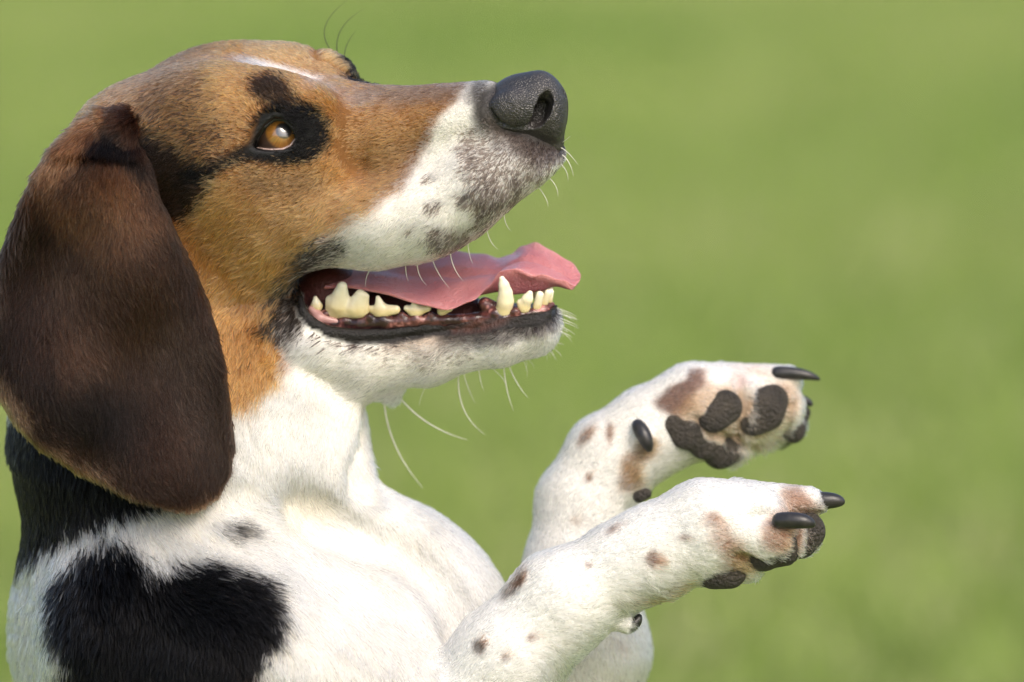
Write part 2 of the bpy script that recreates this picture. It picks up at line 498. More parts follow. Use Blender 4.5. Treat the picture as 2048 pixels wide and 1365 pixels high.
# body parts by id: 0 head and trunk, 1 near foreleg, 2 far foreleg, 3 inside of the mouth
def build_body_field():
    F = Field((-140, 30, -340), (1740, 3010, 640), 6.0)
    R = head_axes(6)
    def both(fn):
        fn(lambda p: p); fn(mir)
    # trunk and neck
    F.chain([(P(350, 560, 90), 235), (P(372, 850, 150), 338), (P(440, 1250, 160), 372), (P(500, 1600, 160), 370), (P(600, 2200, 160), 350), (P(600, 2500, 160), 400)], 60, 0, 0.80)
    F.ell(P(640, 1335, 165), (412, 376, 285), 60)
    # throat and nape fill
    F.cap(P(600, 760, 160), P(545, 900, 170), 120, 180, 60, 0, 0.9)
    F.cap(P(300, 330, 20), P(260, 620, 90), 170, 220, 60)
    # near shoulder and upper arm
    F.ell(P(380, 1290, -60), (260, 250, 150), 90)
    F.cap(P(500, 1330, -70), P(860, 1450, -90), 190, 130, 90)
    # skull
    F.ell(H(450, 300, 0), (246, 190, 200), 40, 0, R)
    for tt in (1, -1):
        def q(px, py, t):
            p = H(px, py, t); return p if tt == 1 else mir(p)
        F.ell(q(452, 322, 95), (232, 184, 122), 50, 0, R)        # broad top of the skull
        F.ell(q(584, 226, 92), (86, 58, 54), 70, 0, R)          # brow
        F.ell(q(475, 440, 100), (165, 165, 105), 60, 0, R)       # cheek
        F.ell(q(600, 390, 92), (120, 90, 62), 60, 0, R)          # cheekbone
        F.chain([(q(640, 445, 88), 88), (q(760, 438, 80), 90), (q(860, 425, 68), 88), (q(960, 370, 52), 84), (q(1046, 326, 32), 58), (q(1074, 322, 16), 38)], 40)
        F.chain([(q(600, 680, 92), 88), (q(720, 716, 72), 66), (q(860, 706, 52), 52), (q(1000, 676, 36), 49), (q(1068, 655, 22), 46)], 22)
    F.cap(H(735, 262, 0), H(972, 228, 0), 82, 66, 40)
    F.cap(H(800, 350, 0), H(1005, 312, 0), 95, 60, 40)
    F.cap(H(640, 250, 0), H(760, 275, 0), 100, 86, 40)
    F.cap(H(640, 740, 0), H(860, 712, 0), 70, 48, 40)            # floor of the jaw
    F.cap(H(860, 712, 0), H(1060, 668, 0), 48, 40, 30)
    F.cap(H(700, 752, 0), H(778, 768, 0), 44, 26, 30)
    F.cap(H(782, 772, -5), H(790, 792, -5), 22, 9, 20)          # small tuft under the jaw
    # mouth opening
    lip = [(602, 600), (611, 632), (640, 650), (700, 658), (780, 655), (860, 643), (940, 630), (1010, 625), (1072, 622), (1102, 604), (1135, 596),
           (1500, 560), (1500, 300), (1150, 318), (1122, 332), (1085, 368), (1040, 399), (1000, 434), (965, 466), (938, 484), (905, 502), (850, 526), (780, 540),
           (700, 551), (650, 562), (620, 576), (606, 590)]
    sl_, g = F.box((580, 300, -330), (1500, 700, 520))
    t = lateral(g[0], g[1], g[2])
    sh = np.minimum(t, 0.0)
    d = poly_d(g[0] + 0.149 * sh, g[1] - 0.335 * sh, lip).astype(np.float32)
    F.cut(sl_, d, 14)
    F.ell(H(664, 592, -6), (72, 68, 82), 10, 3)
    F.chain([(H(690, 634, -12), 66), (H(940, 642, -12), 46), (H(1045, 646, -6), 32)], 10, 3)
    bead = [(601, 596, 9), (606, 622, 12), (624, 650, 14), (656, 668, 16), (710, 675, 17), (780, 672, 16), (850, 661, 15), (900, 656, 14), (960, 650, 13), (1020, 645, 12), (1070, 640, 11), (1098, 628, 10), (1112, 612, 8)]
    bp = [(P(x, y, min(F.front(x, y + 14, -330, 300), F.front(x - 8, y + 22, -330, 300)) + 9), rr * (0.70 + 0.15 * math.sin(x * 0.061) + 0.10 * math.sin(x * 0.17))) for x, y, rr in [(x, y - (5 if 620 < x < 1080 else 0), rr) for x, y, rr in bead]]
    F.chain(bp, 5, 4)
    # eye sockets
    alm = [(513, 303), (522, 280), (538, 257), (556, 243), (575, 246), (592, 262), (601, 282), (593, 297), (574, 306), (548, 307), (528, 306)]
    for tt in (1, -1):
        e = EYE_C if tt == 1 else mir(EYE_C)
        F.ell(e, (64, 64, 64), 22, 0)
        F.ell(e, (51, 51, 51), 4, None, sub=True)
    sl_, g = F.box((490, 220, EYE_C[2] - 140), (625, 330, EYE_C[2] - 2))
    F.cut(sl_, poly_d(g[0], g[1], alm).astype(np.float32) + 0 * g[2], 8)
    m1 = mir(EYE_C)
    F.ell(m1 - NEAR * 52, (40, 28, 40), 6, None, R, sub=True)
    # a shallow furrow between the brows
    F.cap(H(500, 74, 0), H(630, 128, 0), 22, 20, 60, None, sub=True)
    def groove(pts, rr, k, sink=0.0):
        pts = [tuple(np.array(pts[int(u)]) * (1 - u % 1) + np.array(pts[min(int(u) + 1, len(pts) - 1)]) * (u % 1)) for u in np.linspace(0, len(pts) - 1.001, 3 * len(pts))]
        q = [P(x, y, F.front(x, y, -330, 500) + sink) for x, y in pts]
        for a, b in zip(q[:-1], q[1:]):
            F.cap(a, b, rr, rr, k, None, 1.0, True)
    F.cap(P(672, 790, F.front(672, 800, -330, 500) + 40), P(684, 1000, F.front(676, 985, -330, 500) + 44), 38, 36, 60)
    groove([(730, 850), (730, 920), (728, 975)], 10, 60, -9)
    groove([(600, 1005), (655, 1032), (720, 1062), (800, 1090), (870, 1140), (925, 1210), (940, 1290)], 22, 70, -18)
    # near foreleg
    nd = -120
    F.chain([(P(900, 1470, nd + 20), 125), (P(1010, 1325, nd), 106), (P(1120, 1205, nd), 98), (P(1250, 1128, nd), 82), (P(1310, 1100, nd), 86)], 30, 1)
    F.chain([(P(1310, 1100, nd), 86), (P(1410, 1060, nd), 94), (P(1490, 1052, nd), 88)], 30, 1)
    F.cap(P(1470, 1015, nd + 45), P(1612, 1014, nd + 42), 56, 40, 7, 1)
    F.cap(P(1470, 1062, nd - 35), P(1556, 1072, nd - 40), 62, 52, 7, 1)
    F.cap(P(1500, 1080, nd + 40), P(1600, 1066, nd + 35), 55, 42, 7, 1)
    F.cap(P(1410, 1110, nd - 5), P(1480, 1118, nd), 55, 45, 20, 1)
    groove([(1500, 1034), (1560, 1030), (1620, 1034), (1650, 1040)], 5, 22)
    groove([(1596, 1062), (1588, 1098), (1570, 1130)], 4, 16)
    groove([(1470, 1108), (1510, 1122), (1530, 1140)], 4, 16)
    F.cap(P(1190, 1222, nd + 5), P(1250, 1247, nd), 34, 19, 16, 1)       # dewclaw toe
    # far foreleg
    fd = 255
    F.chain([(P(760, 1330, 330), 180), (P(1120, 1440, fd + 40), 150), (P(1172, 1300, fd + 10), 122), (P(1162, 1140, fd), 112), (P(1168, 1010, fd), 94), (P(1222, 920, fd), 92), (P(1300, 865, fd), 88)], 30, 2)
    F.chain([(P(1300, 865, fd), 88), (P(1390, 822, fd), 92), (P(1460, 812, fd + 10), 84)], 30, 2)
    F.cap(P(1440, 776, fd + 20), P(1572, 762, fd + 15), 52, 32, 8, 2)
    F.cap(P(1430, 800, fd - 30), P(1478, 786, fd - 40), 50, 32, 8, 2)
    F.cap(P(1470, 830, fd), P(1560, 810, fd + 5), 60, 48, 8, 2)
    F.cap(P(1480, 850, fd + 45), P(1575, 838, fd + 50), 52, 36, 8, 2)
    F.cap(P(1390, 860, fd - 10), P(1450, 880, fd + 5), 55, 44, 14, 2)
    F.cap(P(1270, 880, fd - 60), P(1285, 875, fd - 88), 40, 24, 14, 2)
    groove([(1478, 760), (1484, 800), (1482, 850), (1470, 880)], 5, 18)
    groove([(1545, 872), (1572, 850), (1588, 800)], 4, 14)
    groove([(1385, 836), (1430, 868), (1480, 882), (1530, 880)], 5, 16)
    # haunches and hind legs, below the picture
    for sd in (-1, 1):
        c = 160 + sd * 190
        F.cap(P(620, 2420, c), P(1010, 2330, c + sd * 40), 250, 150, 60)
        F.chain([(P(1010, 2330, c + sd * 40), 120), (P(800, 2620, c + sd * 20), 85), (P(650, 2800, c), 70), (P(700, 2880, c), 62), (P(1000, 2895, c + sd * 10), 58)], 30)
    F.chain([(P(420, 2640, 160), 90), (P(200, 2800, 180), 60), (P(-60, 2830, 220), 30)], 30)
    F.D[:, -2:, :] = np.maximum(F.D[:, -2:, :], 1)
    return F

EYE_C = H(559, 276, 118) 
LIPS = None
BODY = build_body_field()

# ---------------------------------------------------------------- coat markings
GX0, GY0, GS, GW, GH = -160.0, 0.0, 3.0, 640, 520
gxx, gyy = np.meshgrid(GX0 + np.arange(GW) * GS, GY0 + np.arange(GH) * GS, indexing='ij')
def gblur(a, sg):
    sg = sg / GS
    if sg < 0.3: return a
    pad = int(4 * sg) + 1
    b = np.pad(a, pad, mode='edge')
    fx = np.fft.fftfreq(b.shape[0]); fy = np.fft.rfftfreq(b.shape[1])
    k = np.exp(-2 * (math.pi * sg) ** 2 * (fx[:, None] ** 2 + fy[None, :] ** 2))
    return np.fft.irfft2(np.fft.rfft2(b) * k, s=b.shape)[pad:-pad, pad:-pad]
def fnoise(sg):
    a = gblur(rng.standard_normal((GW, GH)), sg)
    return a / a.std()
warp = 7 * fnoise(30) + 4 * fnoise(10)
class Paint:
    def __init__(s, col):
        s.c = np.zeros((GW, GH, 3)) + np.array(col)
        s.pr = np.zeros((GW, GH)); s.pc = np.zeros((GW, GH, 3))
        s.bare = np.zeros((GW, GH))
    def mask(s, shape, soft=12, jag=1.0):
        kind = shape[0]
        X, Y = gxx + jag * warp, gyy + jag * warp.T[:1, :1] * 0 + jag * np.roll(warp, 97, 0)
        if kind == 'p':
            d = poly_d(X, Y, shape[1])
        elif kind == 'l':
            pts = np.asarray(shape[1], float); d = None
            for a, b in zip(pts[:-1], pts[1:]):
                e = b - a
                t = np.clip(((X - a[0]) * e[0] + (Y - a[1]) * e[1]) / (e @ e + 1e-9), 0, 1)
                q = np.hypot(X - a[0] - e[0] * t, Y - a[1] - e[1] * t)
                d = q if d is None else np.minimum(d, q)
            d = d - shape[2]
        else:
            cx, cy, rx, ry, an = shape[1:]
            a = math.radians(an)
            u = ((X - cx) * math.cos(a) + (Y - cy) * math.sin(a)) / rx
            v = (-(X - cx) * math.sin(a) + (Y - cy) * math.cos(a)) / ry
            d = (np.hypot(u, v) - 1) * min(rx, ry)
        m = np.clip(0.5 - d / (2.0 * soft), 0, 1)
        return m * m * (3 - 2 * m)
    def add(s, shape, col, a=1.0, soft=12, jag=1.0):
        m = (s.mask(shape, soft, jag) * a)[..., None]
        s.c = s.c * (1 - m) + np.array(col) * m
    def speck(s, shape, col, p, soft=15, jag=1.0):
        m = s.mask(shape, soft, jag) * p
        s.pc = s.pc * (1 - (m > 0.02)[..., None]) + np.array(col) * (m > 0.02)[..., None]
        s.pr = np.maximum(s.pr, m)
    def skin(s, shape, soft=5, jag=0.3):
        s.bare = np.maximum(s.bare, s.mask(shape, soft, jag))
    def look(s, A, x, y):
        i = np.clip((x - GX0) / GS, 0, GW - 1.001); j = np.clip((y - GY0) / GS, 0, GH - 1.001)
        i0 = i.astype(int); j0 = j.astype(int); fi = i - i0; fj = j - j0
        if A.ndim == 3: fi = fi[:, None]; fj = fj[:, None]
        return (A[i0, j0] * (1 - fi) * (1 - fj) + A[i0 + 1, j0] * fi * (1 - fj) + A[i0, j0 + 1] * (1 - fi) * fj + A[i0 + 1, j0 + 1] * fi * fj)

WHITE = (0.88, 0.86, 0.81)
TAN = (0.40, 0.168, 0.041)
TAND = (0.16, 0.062, 0.017)
TANL = (0.48, 0.24, 0.085)
BROWN = (0.10, 0.045, 0.02)
DKBR = (0.045, 0.024, 0.015)
BLACK = (0.005, 0.0048, 0.0055)
GREY = (0.10, 0.085, 0.075)
LIPC = (0.018, 0.014, 0.014)

PB = Paint(WHITE)
PB.add(('p', [(890, 130), (928, 172), (912, 208), (866, 264), (838, 338), (806, 390), (740, 420), (685, 448), (630, 500), (592, 570), (572, 640), (588, 705), (562, 755), (515, 790), (470, 800), (380, 830), (100, 640), (0, 300), (200, 0), (700, 0)]), TAN, 1, 14)
PB.add(('e', 660, 420, 120, 60, -30), TANL, 0.35, 30)
PB.add(('p', [(740, 290), (860, 270), (850, 340), (800, 390), (740, 400)]), TAND, 0.55, 26)
PB.add(('l', [(735, 192), (800, 200), (870, 196), (918, 188)], 17), (0.22, 0.14, 0.10), 0.75, 14)
PB.add(('p', [(860, 120), (1010, 120), (1000, 168), (940, 172), (880, 176)]), WHITE, 0.95, 5, 0.4)
PB.add(('l', [(500, 650), (520, 740), (490, 790)], 40), TAND, 0.5, 30)
PB.add(('p', [(300, 180), (420, 130), (440, 200), (420, 300), (330, 330), (280, 260)]), TAND, 0.6, 30)
PB.add(('p', [(300, 130), (420, 140), (430, 190), (350, 200), (290, 240)]), (0.14, 0.07, 0.035), 0.6, 22)
PB.add(('l', [(215, 210), (320, 130), (430, 95)], 26), (0.36, 0.20, 0.11), 0.6, 20)
PB.add(('l', [(380, 98), (440, 96), (500, 108)], 12), (0.13, 0.10, 0.09), 0.8, 9)
PB.add(('l', [(650, 170), (700, 192), (740, 205)], 16), (0.34, 0.24, 0.20), 0.6, 12)
PB.add(('p', [(500, 345), (560, 350), (640, 345), (650, 372), (600, 398), (540, 395), (500, 370)]), (0.17, 0.075, 0.025), 0.65, 18)
PB.add(('p', [(512, 172), (540, 158), (580, 165), (605, 190), (612, 222), (560, 218), (525, 215)]), BLACK, 0.96, 10, 0.5)
PB.add(('p', [(500, 322), (508, 275), (525, 235), (560, 215), (610, 212), (645, 218), (668, 250), (664, 294), (640, 324), (600, 338), (550, 336)]), BLACK, 1, 9, 0.3)
PB.add(('l', [(520, 312), (470, 320), (432, 338), (400, 352)], 18), BLACK, 0.97, 9, 0.5)
PB.add(('p', [(288, 268), (312, 250), (345, 290), (400, 322), (455, 330), (420, 388), (396, 428), (362, 450), (325, 420), (295, 330)]), BLACK, 0.95, 10)
PB.speck(('p', [(300, 190), (400, 190), (470, 260), (440, 330), (330, 320)]), (0.05, 0.03, 0.02), 0.4, 30)
PB.add(('p', [(222, 238), (250, 212), (300, 222), (320, 300), (300, 330), (240, 300), (190, 300)]), BLACK, 0.92, 14)
# muzzle specks
PB.speck(('p', [(935, 262), (960, 240), (1000, 262), (1060, 285), (1118, 305), (1096, 352), (1042, 402), (992, 440), (955, 470), (960, 410), (935, 372), (918, 330)]), (0.055, 0.043, 0.038), 0.70, 14)
PB.speck(('p', [(860, 470), (900, 460), (950, 450), (950, 485), (900, 495), (860, 492)]), (0.08, 0.065, 0.06), 0.7, 12)
PB.add(('l', [(968, 192), (975, 245), (1050, 285), (1110, 305)], 27), (0.055, 0.042, 0.037), 0.92, 20)
PB.add(('p', [(980, 255), (1060, 290), (1110, 310), (1080, 350), (1030, 330), (990, 300)]), (0.20, 0.13, 0.10), 0.7, 24)
PB.add(('l', [(1128, 290), (1130, 320), (1118, 335)], 12), WHITE, 1, 6)
for (x, y, r) in ((880, 414, 13), (876, 370, 9), (830, 460, 7), (926, 398, 15)):
    PB.speck(('e', x, y, r, r * 0.9, 0), (0.06, 0.05, 0.045), 0.8, 5)
# dark hair round the corner of the mouth
PB.speck(('p', [(520, 650), (540, 590), (570, 545), (600, 505), (640, 480), (690, 470), (700, 500), (650, 535), (615, 570), (604, 610), (618, 665), (590, 690), (545, 670)]), (0.035, 0.03, 0.028), 0.75, 16)
PB.add(('p', [(545, 660), (560, 600), (590, 560), (605, 580), (600, 630), (615, 668), (585, 685)]), (0.13, 0.12, 0.11), 0.75, 16)
PB.add(('e', 530, 655, 28, 14, 20), BLACK, 0.7, 10)
# lower jaw
PB.add(('l', [(790, 690), (850, 688), (920, 670)], 20), (0.55, 0.36, 0.22), 0.6, 16)
PB.add(('l', [(890, 682), (1000, 676), (1085, 650), (1112, 630)], 19), (0.045, 0.034, 0.03), 0.9, 13)
PB.speck(('l', [(780, 708), (880, 710), (960, 700)], 14), GREY, 0.35, 10)
PB.add(('p', [(602, 590), (612, 632), (642, 652), (700, 660), (780, 656), (860, 644), (940, 630), (1010, 628), (1072, 624), (1116, 600), (1120, 626), (1080, 650), (1000, 664), (900, 678), (850, 678), (790, 692), (710, 690), (655, 678), (620, 655), (596, 610)]), LIPC, 1, 4, 0.3)
PB.add(('p', [(880, 640), (950, 632), (1030, 632), (1010, 645), (960, 662), (900, 672)]), (0.085, 0.03, 0.022), 0.9, 9, 0.6)
PB.skin(('p', [(598, 590), (612, 632), (642, 652), (700, 660), (780, 656), (860, 644), (940, 630), (1010, 628), (1072, 624), (1116, 600), (1118, 622), (1080, 644), (1000, 658), (930, 674), (880, 678), (850, 676), (790, 690), (710, 688), (655, 676), (622, 655), (600, 610)]), 4, 0.2)
PB.skin(('p', [(506, 306), (518, 276), (535, 250), (556, 236), (580, 239), (600, 257), (609, 284), (598, 304), (574, 314), (545, 314), (525, 312)]), 3, 0.0)
PB.skin(('p', [(965, 235), (972, 200), (1000, 165), (1045, 140), (1130, 140), (1140, 290), (1112, 300), (1060, 278), (1010, 266)]), 6, 0.0)
PB.add(('p', [(965, 235), (972, 200), (1000, 165), (1045, 140), (1130, 140), (1140, 290), (1112, 300), (1060, 278), (1010, 266)]), (0.03, 0.026, 0.025), 1, 10, 0.3)
# neck, shoulder, chest
PB.add(('p', [(-150, 780), (60, 800), (300, 900), (330, 980), (262, 1000), (225, 1030), (160, 1060), (100, 1082), (62, 1110), (30, 1140), (-150, 1140)]), BLACK, 1, 12)
PB.add(('p', [(134, 1130), (165, 1090), (215, 1068), (262, 1088), (310, 1110), (400, 1113), (470, 1122), (530, 1146), (562, 1190), (570, 1235), (552, 1285), (524, 1330), (508, 1385), (480, 1440), (400, 1500), (250, 1515), (135, 1470), (126, 1370), (134, 1280), (130, 1200)]), BLACK, 1, 14)
PB.add(('l', [(520, 1340), (500, 1410)], 16), (0.12, 0.06, 0.035), 0.7, 14)
PB.add(('e', 466, 1052, 26, 12, 15), BLACK, 0.97, 8)

creamy = np.clip(0.5 + 0.5 * fnoise(60), 0, 1)[..., None] * 0.35
for (x, y, rx, ry, a) in ((610, 1000, 130, 60, 0.5), (660, 880, 60, 130, 0.3), (800, 1090, 120, 30, 0.35), (760, 740, 200, 40, 0.35), (350, 1010, 120, 40, 0.5)):
    creamy = np.maximum(creamy, PB.mask(('e', x, y, rx, ry, 0), 40)[..., None] * a)
wm = np.clip((PB.c[..., 2:3] - 0.6) / 0.15, 0, 1) * creamy
PB.c = PB.c * (1 - wm) + np.array([0.82, 0.73, 0.56]) * wm
def spots(Pm, lst, col, a=0.8, soft=6):
    for (x, y, rx, ry, an) in lst:
        Pm.add(('e', x, y, rx, ry, an), col, a, soft, 0.8)
FRECK = (0.40, 0.20, 0.12)
PN = Paint((0.88, 0.86, 0.81))
spots(PN, [(1018, 1170, 38, 14, -58), (955, 1286, 17, 11, 80)], (0.12, 0.048, 0.022), 0.97, 7)
spots(PN, [(1306, 1108, 14, 12, 40), (1362, 1063, 9, 8, 0)], (0.30, 0.13, 0.075), 0.92, 7)
spots(PN, [(1228, 1047, 12, 5, -20), (1180, 1128, 8, 6, 0), (1065, 1265, 9, 8, 0), (1018, 1302, 8, 7, 0)], (0.34, 0.17, 0.11), 0.85, 6)
spots(PN, [(1420, 1042, 22, 14, 30), (1440, 1082, 32, 20, 20), (1540, 1058, 30, 40, 20), (1590, 1010, 46, 28, 20), (1600, 1070, 60, 40, 0)], (0.44, 0.21, 0.11), 0.85, 13)
spots(PN, [(1470, 1125, 40, 28, 20), (1310, 1186, 44, 10, -18), (1345, 1168, 24, 8, -20)], (0.40, 0.20, 0.065), 0.9, 12)
spots(PN, [(1640, 1000, 18, 20, 0)], (0.10, 0.08, 0.08), 0.5, 8)
PF = Paint((0.87, 0.84, 0.78))
PF.add(('p', [(1312, 808), (1330, 785), (1370, 760), (1400, 742), (1412, 748), (1405, 780), (1385, 800), (1380, 830), (1340, 838)]), (0.27, 0.13, 0.085), 0.92, 9)
PF.add(('p', [(1380, 800), (1420, 775), (1480, 775), (1500, 790), (1590, 760), (1610, 800), (1590, 870), (1500, 910), (1440, 900), (1340, 840)]), (0.56, 0.34, 0.18), 0.75, 16)
PF.add(('e', 1520, 748, 40, 14, 0), (0.62, 0.42, 0.32), 0.5, 12)
PF.add(('e', 1476, 768, 26, 14, 10), (0.72, 0.55, 0.50), 0.9, 6)
spots(PF, [(1166, 880, 30, 11, -58), (1218, 878, 20, 9, -75), (1184, 964, 10, 9, 0)], (0.34, 0.16, 0.075), 0.9, 7)
spots(PF, [(1270, 960, 30, 26, 20), (1280, 930, 28, 14, -10), (1300, 905, 26, 20, 0), (1275, 985, 24, 14, 0)], (0.40, 0.20, 0.065), 0.85, 12)
spots(PF, [(1240, 1298, 16, 9, 30), (1160, 1045, 9, 7, 0)], (0.55, 0.38, 0.28), 0.6, 7)

def field_vec(ctrl, x, y, power=3.0, k=1.0):
    """smooth interpolation of (x, y, angle, length, lift) control rows"""
    c = np.asarray(ctrl, float)
    out = np.zeros((len(x), 4))
    vals = np.stack([np.cos(np.radians(c[:, 2])), np.sin(np.radians(c[:, 2])), c[:, 3], c[:, 4]], 1)
    for a in range(0, len(x), 50000):
        b = slice(a, a + 50000)
        d2 = (x[b, None] - c[None, :, 0]) ** 2 + (y[b, None] - c[None, :, 1]) ** 2 + 400
        w = d2 ** (-power / 2); w /= w.sum(1, keepdims=True)
        out[b] = w @ vals
    out[:, 2] *= k
    return out

CB = [  # x, y, direction (deg, y down), length, lift (deg)
 (1000, 165, 180, 10, 14), (930, 175, 180, 14, 14), (850, 185, 180, 18, 13), (760, 195, 178, 20, 13), (700, 190, 180, 24, 15),
 (960, 225, 165, 12, 14), (930, 300, 150, 20, 15), (1050, 310, 125, 14, 16), (1100, 320, 105, 16, 24), (1040, 380, 110, 24, 18), (960, 440, 118, 28, 18), (900, 480, 128, 30, 16), (800, 500, 140, 32, 14),
 (700, 510, 148, 32, 15), (850, 340, 150, 24, 13), (750, 350, 158, 26, 13), (650, 420, 150, 30, 14), (690, 300, 165, 22, 13), (640, 350, 160, 22, 13),
 (560, 345, 170, 18, 14), (500, 310, 175, 16, 14), (650, 270, 150, 14, 16), (560, 225, 235, 16, 24), (560, 180, 225, 28, 26), (610, 200, 215, 22, 20), (640, 170, 200, 24, 16), (540, 110, 185, 26, 14),
 (440, 90, 182, 28, 14), (350, 140, 172, 30, 14), (440, 190, 175, 28, 14), (400, 280, 165, 28, 15), (300, 190, 150, 30, 16), (330, 380, 140, 28, 14), (250, 250, 120, 36, 18),
 (500, 430, 140, 32, 14), (430, 540, 122, 36, 15), (560, 540, 130, 36, 15), (500, 690, 108, 42, 16), (570, 630, 115, 46, 20), (600, 690, 150, 46, 20),
 (680, 730, 165, 34, 14), (800, 720, 172, 28, 13), (940, 705, 165, 24, 13), (1050, 690, 145, 24, 18), (1105, 660, 115, 24, 28), (1110, 630, 60, 12, 25), (700, 780, 150, 36, 16), (800, 790, 120, 30, 20), (620, 800, 110, 46, 15),
 (600, 900, 98, 50, 14), (700, 880, 88, 48, 14), (500, 930, 78, 52, 15), (330, 1010, 55, 60, 18), (150, 960, 95, 58, 15), (30, 960, 100, 58, 15), (90, 1130, 118, 95, 34), (50, 1180, 122, 105, 44), (40, 1250, 122, 110, 48), (60, 1340, 116, 110, 44), (130, 1250, 108, 90, 26), (210, 1050, 60, 72, 22),
 (500, 1040, 15, 58, 15), (620, 1020, 40, 52, 14), (780, 1020, 60, 42, 14), (900, 1100, 60, 42, 16), (990, 1180, 65, 40, 14), (700, 1150, 35, 50, 13), (600, 1250, 55, 55, 14), (780, 1320, 75, 52, 13), (900, 1300, 60, 46, 13),
 (250, 1150, 60, 72, 20), (400, 1160, 18, 66, 18), (530, 1170, 30, 62, 18), (570, 1230, 70, 60, 18), (640, 1200, 55, 54, 14), (560, 1300, 85, 58, 16), (620, 1330, 80, 54, 14), (300, 1260, 100, 62, 16), (450, 1310, 95, 60, 16), (180, 1300, 98, 66, 16), (540, 1360, 95, 50, 14)]
CN = [(960, 1400, -45, 38, 14), (1000, 1250, -45, 34, 13), (1100, 1130, -38, 30, 12), (1250, 1060, -28, 28, 12), (1400, 985, -8, 26, 12), (1550, 985, 8, 26, 13), (1640, 1000, 10, 20, 16), (1180, 1180, -20, 36, 13), (1150, 1270, 15, 46, 17),
 (1260, 1190, 22, 46, 18), (1350, 1150, 25, 42, 18), (1400, 1080, 10, 32, 14), (1500, 1060, 10, 26, 13), (1480, 1140, 40, 34, 20), (1560, 1110, 40, 30, 18), (1590, 1135, 55, 60, 30), (1510, 1150, 50, 40, 24), (1410, 1165, 40, 34, 20), (1320, 1205, 40, 70, 24), (1270, 1215, 40, 64, 22), (1620, 1070, 35, 26, 20), (1100, 1330, 50, 50, 18), (1260, 1245, 10, 20, 12)]
CF = [(1080, 1100, -80, 32, 13), (1120, 930, -60, 28, 13), (1220, 840, -38, 28, 12), (1350, 750, -20, 26, 12), (1480, 730, 2, 24, 12), (1580, 745, 15, 22, 14), (1300, 860, -20, 28, 13), (1350, 820, -10, 26, 13), (1430, 850, 30, 18, 12),
 (1520, 900, 60, 66, 30), (1480, 912, 65, 60, 26), (1590, 880, 40, 50, 24), (1600, 850, 25, 28, 18), (1400, 920, 40, 36, 18), (1250, 980, -45, 34, 14), (1200, 1300, 90, 46, 16), (1290, 1300, 80, 46, 18), (1340, 930, -20, 34, 14)]
CE = [(230, 210, 140, 40, 16), (120, 330, 118, 46, 14), (200, 330, 100, 46, 16), (280, 340, 75, 44, 12), (60, 480, 100, 50, 14), (180, 500, 88, 50, 10), (330, 500, 68, 42, 10), (0, 650, 92, 48, 14), (200, 680, 80, 46, 9), (420, 680, 72, 36, 10),
 (60, 850, 60, 40, 14), (250, 850, 75, 42, 9), (440, 860, 85, 32, 11), (200, 960, 50, 34, 14), (380, 990, 70, 30, 14)]

def hair_object(name, parent, p, n, cols, dirs, lens, lifts, rad=1.5, clump=None):
    """p roots, n normals in dog units; dirs in dog units"""
    m = len(p)
    n = unit(n)
    ta = unit(dirs - n * np.sum(dirs * n, 1, keepdims=True))
    bi = np.cross(n, ta)
    yaw = np.radians(rng.normal(0, 11, m))[:, None]
    ta = ta * np.cos(yaw) + bi * np.sin(yaw)
    lf = np.radians(lifts * rng.uniform(0.5, 1.3, m))[:, None]
    Ls = (lens * rng.uniform(0.65, 1.2, m))[:, None]
    curl = rng.normal(0, 0.10, m)[:, None]
    K = 5
    pts = np.zeros((m, K, 3))
    for i in range(K):
        s = i / (K - 1)
        up = np.sin(lf) * (s - 0.42 * s * s) * 1.25
        pts[:, i] = p - n * 2.0 + Ls * (ta * np.cos(lf) * s + n * up + bi * curl * s * s)
    if clump is not None:
        ca, size = clump
        size = np.broadcast_to(np.asarray(size, float), (m,))[:, None]
        off = rng.normal(0, 0.22, (m, 3)) * size
        key = np.floor((p + off + 3 * np.sin(p[:, [1, 2, 0]] * 0.11)) / size).astype(np.int64)
        key = (key[:, 0] + 500) * 4000037 + (key[:, 1] + 500) * 2003 + key[:, 2] + 500 + (size[:, 0] > 20) * 10 ** 13
        _, inv = np.unique(key, return_inverse=True)
        cnt = np.bincount(inv)
        tm = np.stack([np.bincount(inv, pts[:, -1, i]) / cnt for i in range(3)], 1)[inv]
        dt = tm - pts[:, -1]
        for i in range(1, K):
            s = i / (K - 1)
            pts[:, i] += dt * (ca * s ** 1.5)[:, None]
    w = W(pts.reshape(-1, 3))
    hc = bpy.data.hair_curves.new(name)
    hc.add_curves([K] * m)
    hc.attributes['position'].data.foreach_set('vector', np.ascontiguousarray(w, np.float32).ravel())
    ra = hc.attributes.get('radius') or hc.attributes.new('radius', 'FLOAT', 'POINT')
    prof = np.array([0.9, 0.95, 0.85, 0.6, 0.16])
    rr = (rng.uniform(0.7, 1.25, (m, 1)) * rad * prof[None, :] * S).astype(np.float32)
    ra.data.foreach_set('value', rr.ravel())
    ca = hc.attributes.new('hair_color', 'FLOAT_COLOR', 'CURVE')
    ca.data.foreach_set('color', np.concatenate([cols, np.ones((m, 1))], 1).astype(np.float32).ravel())
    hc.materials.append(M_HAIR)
    o = link(name, hc, parent)
    o['kind'] = 'stuff'
    return o

